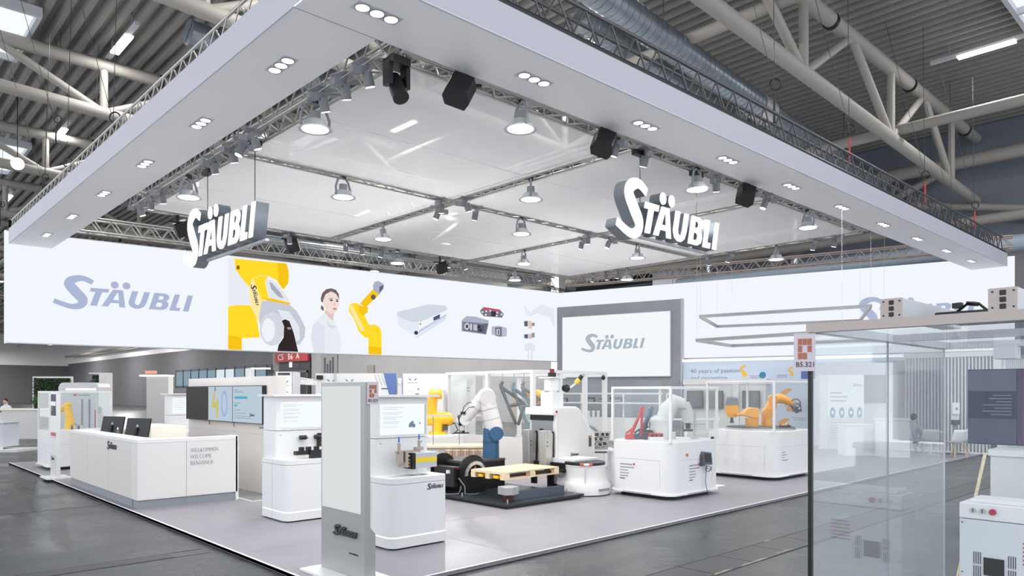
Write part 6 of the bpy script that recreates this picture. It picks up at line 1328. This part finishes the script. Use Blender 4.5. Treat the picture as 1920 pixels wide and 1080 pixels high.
# ================================================================== LEFT END AND NEIGHBOURING STANDS
lt = thing('light_totem', 'narrow white totem with black and red print at the reception end', 'totem', (.10, 12.95, 0))
obj('body', MB().box(0, .08, 0, .62, .03, 2.0), WHITE, lt); obj('base_plate', MB().box(-.2, .3, -.06, .7, 0, .03), WHITE, lt); obj('black_field', MB().box(-.004, 0, .06, .56, 1.45, 1.95), INK, lt); obj('white_swirl', MB().box(-.007, -.004, .06, .56, 1.68, 1.78), WHITE, lt); obj('red_field', MB().box(-.004, 0, .06, .56, .98, 1.06), RED, lt); obj('pale_field', MB().box(-.004, 0, .06, .56, .93, .98), mat('print_rose', (226, 206, 206), .6), lt)
obj('grey_foot_field', MB().box(-.004, 0, .03, .6, .05, .55), mat('totem_foot_beige', (206, 206, 198), .5), lt); obj('wordmark', logo_mesh(.3, .05, .003), INK, lt, loc=(-.007, .5, .42), rotz=-math.pi / 2)
for z in (1.58, 1.64): obj('white_dot', MB().cyl((-.008, .42, z), (-.004, .42, z), .018, n=8), WHITE, lt)
lcell = cell('white demo cell with a small yellow robot at the far end of the reception side', .36, 15.2, 1.5, 1.45, .98, 1.98, .16)
q0 = Vector((1.05, 16.2, .992))
def qp(r, u, f=0.0): return q0 + RT_ * r + UP_ * u + FW_ * f
lr = thing('yellow_robot', 'small yellow robot inside the glass cell beyond the reception', 'robot')
obj('base', MB().cyl(qp(0, 0), qp(0, .25), .12, .11, 16), YELLOW, lr, smooth=40); obj('lower_arm', capsule(MB(), qp(.0, .25), qp(-.06, .62), .10, .09), YELLOW, lr, smooth=40); obj('forearm', capsule(MB(), qp(-.04, .66), qp(-.32, .48), .085, .06), YELLOW, lr, smooth=40); obj('wrist', MB().ball(qp(-.36, .45), .05, 10, 6), YELLOW, lr, smooth=50)
mb = MB(); mb.tube([qp(-.36, .43), qp(-.32, .3), qp(-.38, .28)], .012, 6); obj('tool', mb, DGREY, lr)
for k in range(4):
    t = thing('test_part', 'little metal test part on the far demo cell top', 'part', qp(.18 + .09 * k, 0, -.2), 0, 'test parts on the far demo cell'); obj('stud', MB().cyl((0, 0, 0), (0, 0, .09 + .03 * (k % 2)), .025, n=10), (DGREY, LGREY)[k % 2], t); obj('head', MB().ball((0, 0, .11 + .03 * (k % 2)), .03, 8, 6), MGREY, t)
nc = thing('neighbour_counter', 'long pale counter of the neighbouring stand beyond the aisle', 'counter', (-1.2, 25.6, FZ), YAW); obj('body', MB().box(0, 2.55, 0, .8, .16, .98), mat('counter_blue_white', (206, 208, 218), .6), nc); obj('counter_top', MB().box(-.05, 2.6, -.05, .85, .98, 1.08), WHITE, nc); obj('plinth', MB().box(-.2, 3.2, -.3, 1.0, 0, .08), WHITE2, nc); obj('lower_band', MB().box(0, 2.55, -.01, 0, .08, .16), WHITE2, nc)
def leafy(mb, c, r, n, size):
    rnd = random.Random(int(c[0] * 91 + c[1] * 37 + n))
    for _ in range(n):
        a, b2, rr = rnd.uniform(0, 6.28), rnd.uniform(-.9, 1.2), r * rnd.uniform(.3, 1)
        p0 = Vector(c) + Vector((math.cos(a) * math.cos(b2), math.sin(a) * math.cos(b2), math.sin(b2))) * rr
        d_ = Vector((rnd.uniform(-1, 1), rnd.uniform(-1, 1), rnd.uniform(-.4, 1))).normalized() * size; w_ = d_.orthogonal().normalized() * size * .32
        mb.add([p0, p0 + d_ * .5 + w_, p0 + d_, p0 + d_ * .5 - w_], [(0, 1, 2, 3)])
pn = thing('potted_plant', 'green leafy plant in a trough on the neighbouring counter', 'plant', (.2, 24.5, 1.03), YAW); obj('trough', MB().box(-.7, .5, -.12, .12, 0, .12), WHITE2, pn); mb = MB()
for k in range(8): leafy(mb, (-.6 + k * .14, 0, .22), .18, 60, .1)
o_ = obj('foliage', mb, LEAF, pn); o_['kind'] = 'stuff'
for k, (x, y) in enumerate(((2.9, 31.1), (3.6, 30.4))):
    t = thing('potted_plant', 'tiny potted plant on the back counter of the neighbouring stand', 'plant', (x, y, 1.28), 0, 'tiny potted plants on the back counter'); obj('pot', MB().lathe([(.07, 0), (.1, .16)], 12), POT, t); mb = MB(); leafy(mb, (0, 0, .32), .2, 70, .1); o_ = obj('foliage', mb, LEAF, t); o_['kind'] = 'stuff'
bk = thing('neighbour_counter', 'white back counter of the neighbouring stand under the dark wall', 'counter', (.6, 33.2, FZ), YAW); obj('body', MB().box(0, 4.6, 0, .6, 0, 1.25), WHITE2, bk); obj('counter_top', MB().box(-.05, 4.65, -.05, .65, 1.25, 1.33), CREAM, bk)
figure('standing person in a white shirt behind the neighbouring counter', (2.2, 33.6, FZ), math.radians(-130), False, SHIRTW)
pg = thing('plant_wall', 'framed dark green plant wall of the neighbouring stand', 'plant wall', (3.3, 33.9, FZ), YAW); obj('frame', MB().box(-.06, 1.8, 0, .1, 0, 2.78), OFFW, pg); obj('dark_backing', MB().box(.02, 1.72, -.02, 0, .2, 2.7), mat('plant_wall_backing', (22, 34, 20), .8), pg); mb = MB()
rnd = random.Random(5)
for _ in range(2600):
    p0 = Vector((rnd.uniform(.03, 1.7), -.03 - rnd.uniform(0, .08), rnd.uniform(.25, 2.68))); d_ = Vector((rnd.uniform(-1, 1), -.3, rnd.uniform(-1, .3))).normalized() * .09; w_ = Vector((.03, 0, .02)); mb.add([p0, p0 + d_ * .5 + w_, p0 + d_, p0 + d_ * .5 - w_], [(0, 1, 2, 3)])
o_ = obj('foliage', mb, mat('plant_wall_leaf', (44, 70, 36), .6), pg); o_['kind'] = 'stuff'
nm = thing('neighbour_machine', 'rounded light grey machine with a lit slot in the neighbouring stand', 'machine', (3.2, 28.35, FZ), YAW); obj('housing', MB().vprism([(0, 0), (1.66, 0), (1.66, 2.25), (1.6, 2.38), (1.5, 2.44), (.16, 2.44), (.06, 2.38), (0, 2.25)], 0, .9), mat('machine_pale_grey', (222, 220, 222), .5), nm); obj('lit_slot', MB().box(.3, 1.55, -.01, 0, 2.12, 2.2), LEDW, nm); obj('red_mark', MB().box(.62, .76, -.006, 0, 1.9, 1.95), RED, nm); obj('text_line', MB().box(.82, 1.3, -.006, 0, 1.9, 1.94), INKL, nm)
for x in (.95, 1.25): obj('curtain_strip', MB().box(x, x + .06, -.02, 0, 0, 1.75), MGREY, nm)
obj('red_edge', MB().box(1.5, 1.54, -.02, 0, 0, 1.3), REDB, nm)
nk = thing('neighbour_pillar', 'white square pillar with greenery beside the neighbouring machine', 'pillar', (4.95, 29.4, FZ), YAW); obj('shaft', MB().box(0, .38, 0, .4, 0, 2.85), WHITE2, nk); obj('green_panel', MB().box(-.42, -.02, .2, .3, 1.9, 2.8), mat('plant_wall_backing', (22, 34, 20), .8), nk); mb = MB(); leafy(mb, (-.25, .1, 2.35), .3, 300, .1); o_ = obj('foliage', mb, LEAF, nk); o_['kind'] = 'stuff'; obj('top_board', MB().box(-.46, .38, .0, .4, 2.85, 2.9), WHITE2, nk)
sgn = thing('neighbour_sign', 'far white kiosk with an orange lit sign behind the reception', 'kiosk', (9.0, 36.5, FZ), YAW); obj('body', MB().box(0, 1.2, 0, .6, 0, 2.9), WHITE2, sgn); obj('top_board', MB().box(-.35, 1.2, -.1, .7, 2.9, 3.0), LEDW, sgn); obj('lit_letters', MB().box(-.05, .6, -.06, -.04, 3.05, 3.22), emis('orange_sign', (250, 176, 150), 1.0), sgn)
# ================================================================== FOREGROUND SHOWCASE
BRN = mat('showcase_beam', (168, 158, 154), .4, .4)
gx, gy, gz = .77, -4.33, 2.37
gc = thing('glass_showcase', 'large frameless glass showcase with steel roof frame in the foreground', 'showcase', (gx, gy, FZ))
h_ = gz - FZ
obj('roof_beam', MB().box(-.02, .05, -2.2, .02, h_, h_ + .055), BRN, gc); obj('roof_beam', MB().box(.05, 2.6, -.05, .02, h_, h_ + .055), LGREY, gc); obj('roof_beam', MB().box(2.53, 2.6, -2.2, -.05, h_, h_ + .055), LGREY, gc); obj('roof_beam', MB().box(1.25, 1.31, -2.2, -.05, h_, h_ + .05), LGREY, gc)
obj('corner_profile', MB().box(-.012, .012, -.012, .012, 0, h_), BLACK, gc)
for a in ((-.004, .004, -1.1, -.014), (-.004, .004, -2.2, -1.106), (2.592, 2.6, -1.1, -.006), (2.592, 2.6, -2.2, -1.106)): obj('glass_pane', MB().box(a[0], a[1], a[2], a[3], .02, h_), GLASSW, gc)
for a in ((.014, 1.28, -.004, .004), (1.286, 2.59, -.004, .004)): obj('glass_pane', MB().box(a[0], a[1], a[2], a[3], .02, h_), glassmat('showcase_glass_reflection_veil', (.97, .985, .99), .055, 2.2), gc)  # diffuse white in these panes stands for reflections of the bright surroundings
obj('pane_joint', MB().box(1.279, 1.287, -.006, .006, .02, h_), MGREY, gc); obj('pane_joint', MB().box(2.586, 2.592, -.006, .006, .02, h_), LGREY, gc)
obj('roof_glass', MB().box(0, 2.6, -2.2, 0, h_ - .01, h_ - .002), GLASSW, gc); obj('floor_rail', MB().box(-.02, 2.6, -2.2, .02, 0, .02), LGREY, gc)
obj('connector_plate', MB().box(2.45, 2.62, -.55, -.40, h_ - .1, h_ + .02), LGREY, gc)
def supply_box(label, loc, rz, w_, l_, hh):
    t = thing('supply_box', label, 'supply box', loc, rz)
    obj('case', MB().box(0, l_, -w_, 0, 0, hh), LGREY, t, bevel=.004); obj('socket_face', MB().box(-.006, 0, -w_, 0, 0, hh), BRN, t)
    for z in (.2, .5, .8): obj('socket', MB().box(-.012, -.006, -w_ * .62, -w_ * .40, hh * (z - .12), hh * (z + .1)), BLACK, t, bevel=.004)
    for y, z in ((.15, .85), (.15, .15), (.88, .85), (.88, .15)): obj('screw', MB().cyl((-.01, -w_ * y, hh * z), (-.006, -w_ * y, hh * z), .005, n=8), BLACK, t)
    obj('side_groove', MB().box(.02, l_ * .7, 0, .002, hh * .5, hh * .56), DGREY, t)
supply_box('grey power supply box lying on the showcase roof beside the black screen', (gx - .0, gy - .415, gz + .055), .0, .118, 1.1, .115)
supply_box('grey power supply box at the far right of the showcase roof', (gx, gy - .955, gz + .055), .0, .13, 1.0, .12)
bs_ = thing('black_screen', 'flat black screen lying on the showcase roof with two cable ends', 'screen', (gx + .35, gy - .95, gz + .055)); obj('panel', MB().box(0, .5, 0, .36, 0, .05), BLACK, bs_, bevel=.012); mb = MB(); mb.tube([(.05, .25, .05), (.05, .2, .09), (.04, .14, .08)], .008, 6); mb.tube([(.05, .1, .05), (.05, .14, .09), (.04, .2, .1)], .008, 6); obj('cable_end', mb, BLACK, bs_); obj('plug', MB().box(.02, .06, .22, .27, .07, .10), BLACK, bs_)
hall_plate((gx - .07, gy + .075, 2.365), math.radians(-62), 'B5.321', 'lilac plate with copper squares reading B5.321 on the glass showcase corner')
cb = thing('machine_cabinet', 'white machine cabinet with vents, knobs and a red button inside the glass showcase', 'machine', (2.98, -4.55, FZ)); hh = 1.17
CABW = mat('cabinet_satin_white', (212, 214, 218), .4)
obj('body', MB().box(0, .34, -1.0, 0, .05, hh - .14), CABW, cb, bevel=.006); obj('control_panel', MB().box(-.005, .34, -1.0, 0, hh - .135, hh - .01), WHITE, cb, bevel=.006); obj('lid', MB().box(.06, .34, -.96, -.06, hh - .01, hh + .02), WHITE, cb, bevel=.006); obj('plinth', MB().box(.03, .31, -.97, -.03, 0, .05), DGREY, cb)
for k, y in enumerate((.10, .165)):
    o_ = obj('knob', MB().cyl((-.02, -y, hh - .065), (-.005, -y, hh - .065), .021, n=16), STEEL, cb, smooth=40); obj('knob_pointer', MB().box(-.026, -.02, -y - .004, -y + .004, hh - .08, hh - .05), DGREY, o_)
obj('red_button', MB().cyl((-.03, -.235, hh - .065), (-.005, -.235, hh - .065), .024, n=16), mat('button_crimson', (170, 20, 56), .35), cb, smooth=40)
o_ = obj('vent_grille', MB().box(-.012, 0, -.31, -.17, .60, .74), BLACK, cb, bevel=.004)
for g0 in (.10, .335):
    for k in range(4):
        for z in (.57, .68): obj('vent_slot', MB().box(-.004, 0, -g0 - k * .015 - .006, -g0 - k * .015, z, z + .095), DGREY, cb)
for k in range(6): obj('copper_louvre', MB().box(-.006, 0, -.6, -.43, .72 + k * .032, .732 + k * .032), COPPER, cb)
for y, z in ((.02, hh - .17), (.02, .6), (.5, hh - .19)): obj('screw', MB().cyl((-.004, -y, z), (0, -y, z), .006, n=8), DGREY, cb)
wbx = thing('white_crate', 'tall white box standing behind the glass showcase', 'box', (4.42, -4.42, FZ), math.radians(2)); obj('body', MB().box(0, .36, -1.1, 0, 0, 1.44), WHITE2, wbx, bevel=.01); obj('lid', MB().box(-.015, .375, -1.12, .015, 1.44, 1.5), WHITE, wbx); obj('panel_line', MB().box(-.003, 0, -1.0, -.05, .9, .905), LGREY, wbx)
pos = thing('blue_poster', 'dark navy poster panel with pale text rows behind the showcase', 'poster', (4.85, -4.12, FZ)); obj('panel', MB().box(0, .03, -1.1, 0, 1.52, 2.28), NAVY, pos); obj('pale_field', MB().box(-.004, 0, -.42, -.0, 2.06, 2.27), mat('poster_grey_blue', (70, 74, 98), .5), pos); obj('pale_field', MB().box(-.004, 0, -.42, 0, 1.53, 1.78), mat('poster_grey_blue2', (56, 60, 82), .5), pos); obj('violet_stripe', MB().box(-.004, 0, -.54, -.43, 1.53, 2.27), mat('poster_violet', (66, 44, 84), .5), pos)
for k in range(7): obj('text_line', MB().box(-.005, 0, -.38, -.38 + (.17, .25, .15, .24, .13, .19, .16)[k], 1.82 + k * .032, 1.828 + k * .032), mat('poster_text', (112, 116, 142), .6), pos)
obj('stand_leg', MB().box(.0, .03, -.25, -.2, 0, 1.52), DGREY, pos); obj('stand_leg', MB().box(.0, .03, -.95, -.9, 0, 1.52), DGREY, pos)
bm_ = thing('broom', 'wooden broom leaning beside the white machine cabinet', 'broom', (3.75, -4.28, FZ)); obj('handle', MB().cyl((0, 0, .12), (.42, -.16, 1.48), .014, n=10), WOOD, bm_, smooth=40); obj('broom_head', MB().obox((-.0, .0, .14), (.1, .32, .05), (.3, 0, .2)), mat('broom_wood', (150, 120, 90), .6), bm_); obj('bristles', MB().obox((-.01, .0, .06), (.12, .34, .12), (.3, 0, .2)), mat('bristle_dark', (40, 46, 46), .9), bm_)
# general booth light of the hall beyond the camera side is left to the open hall (world)
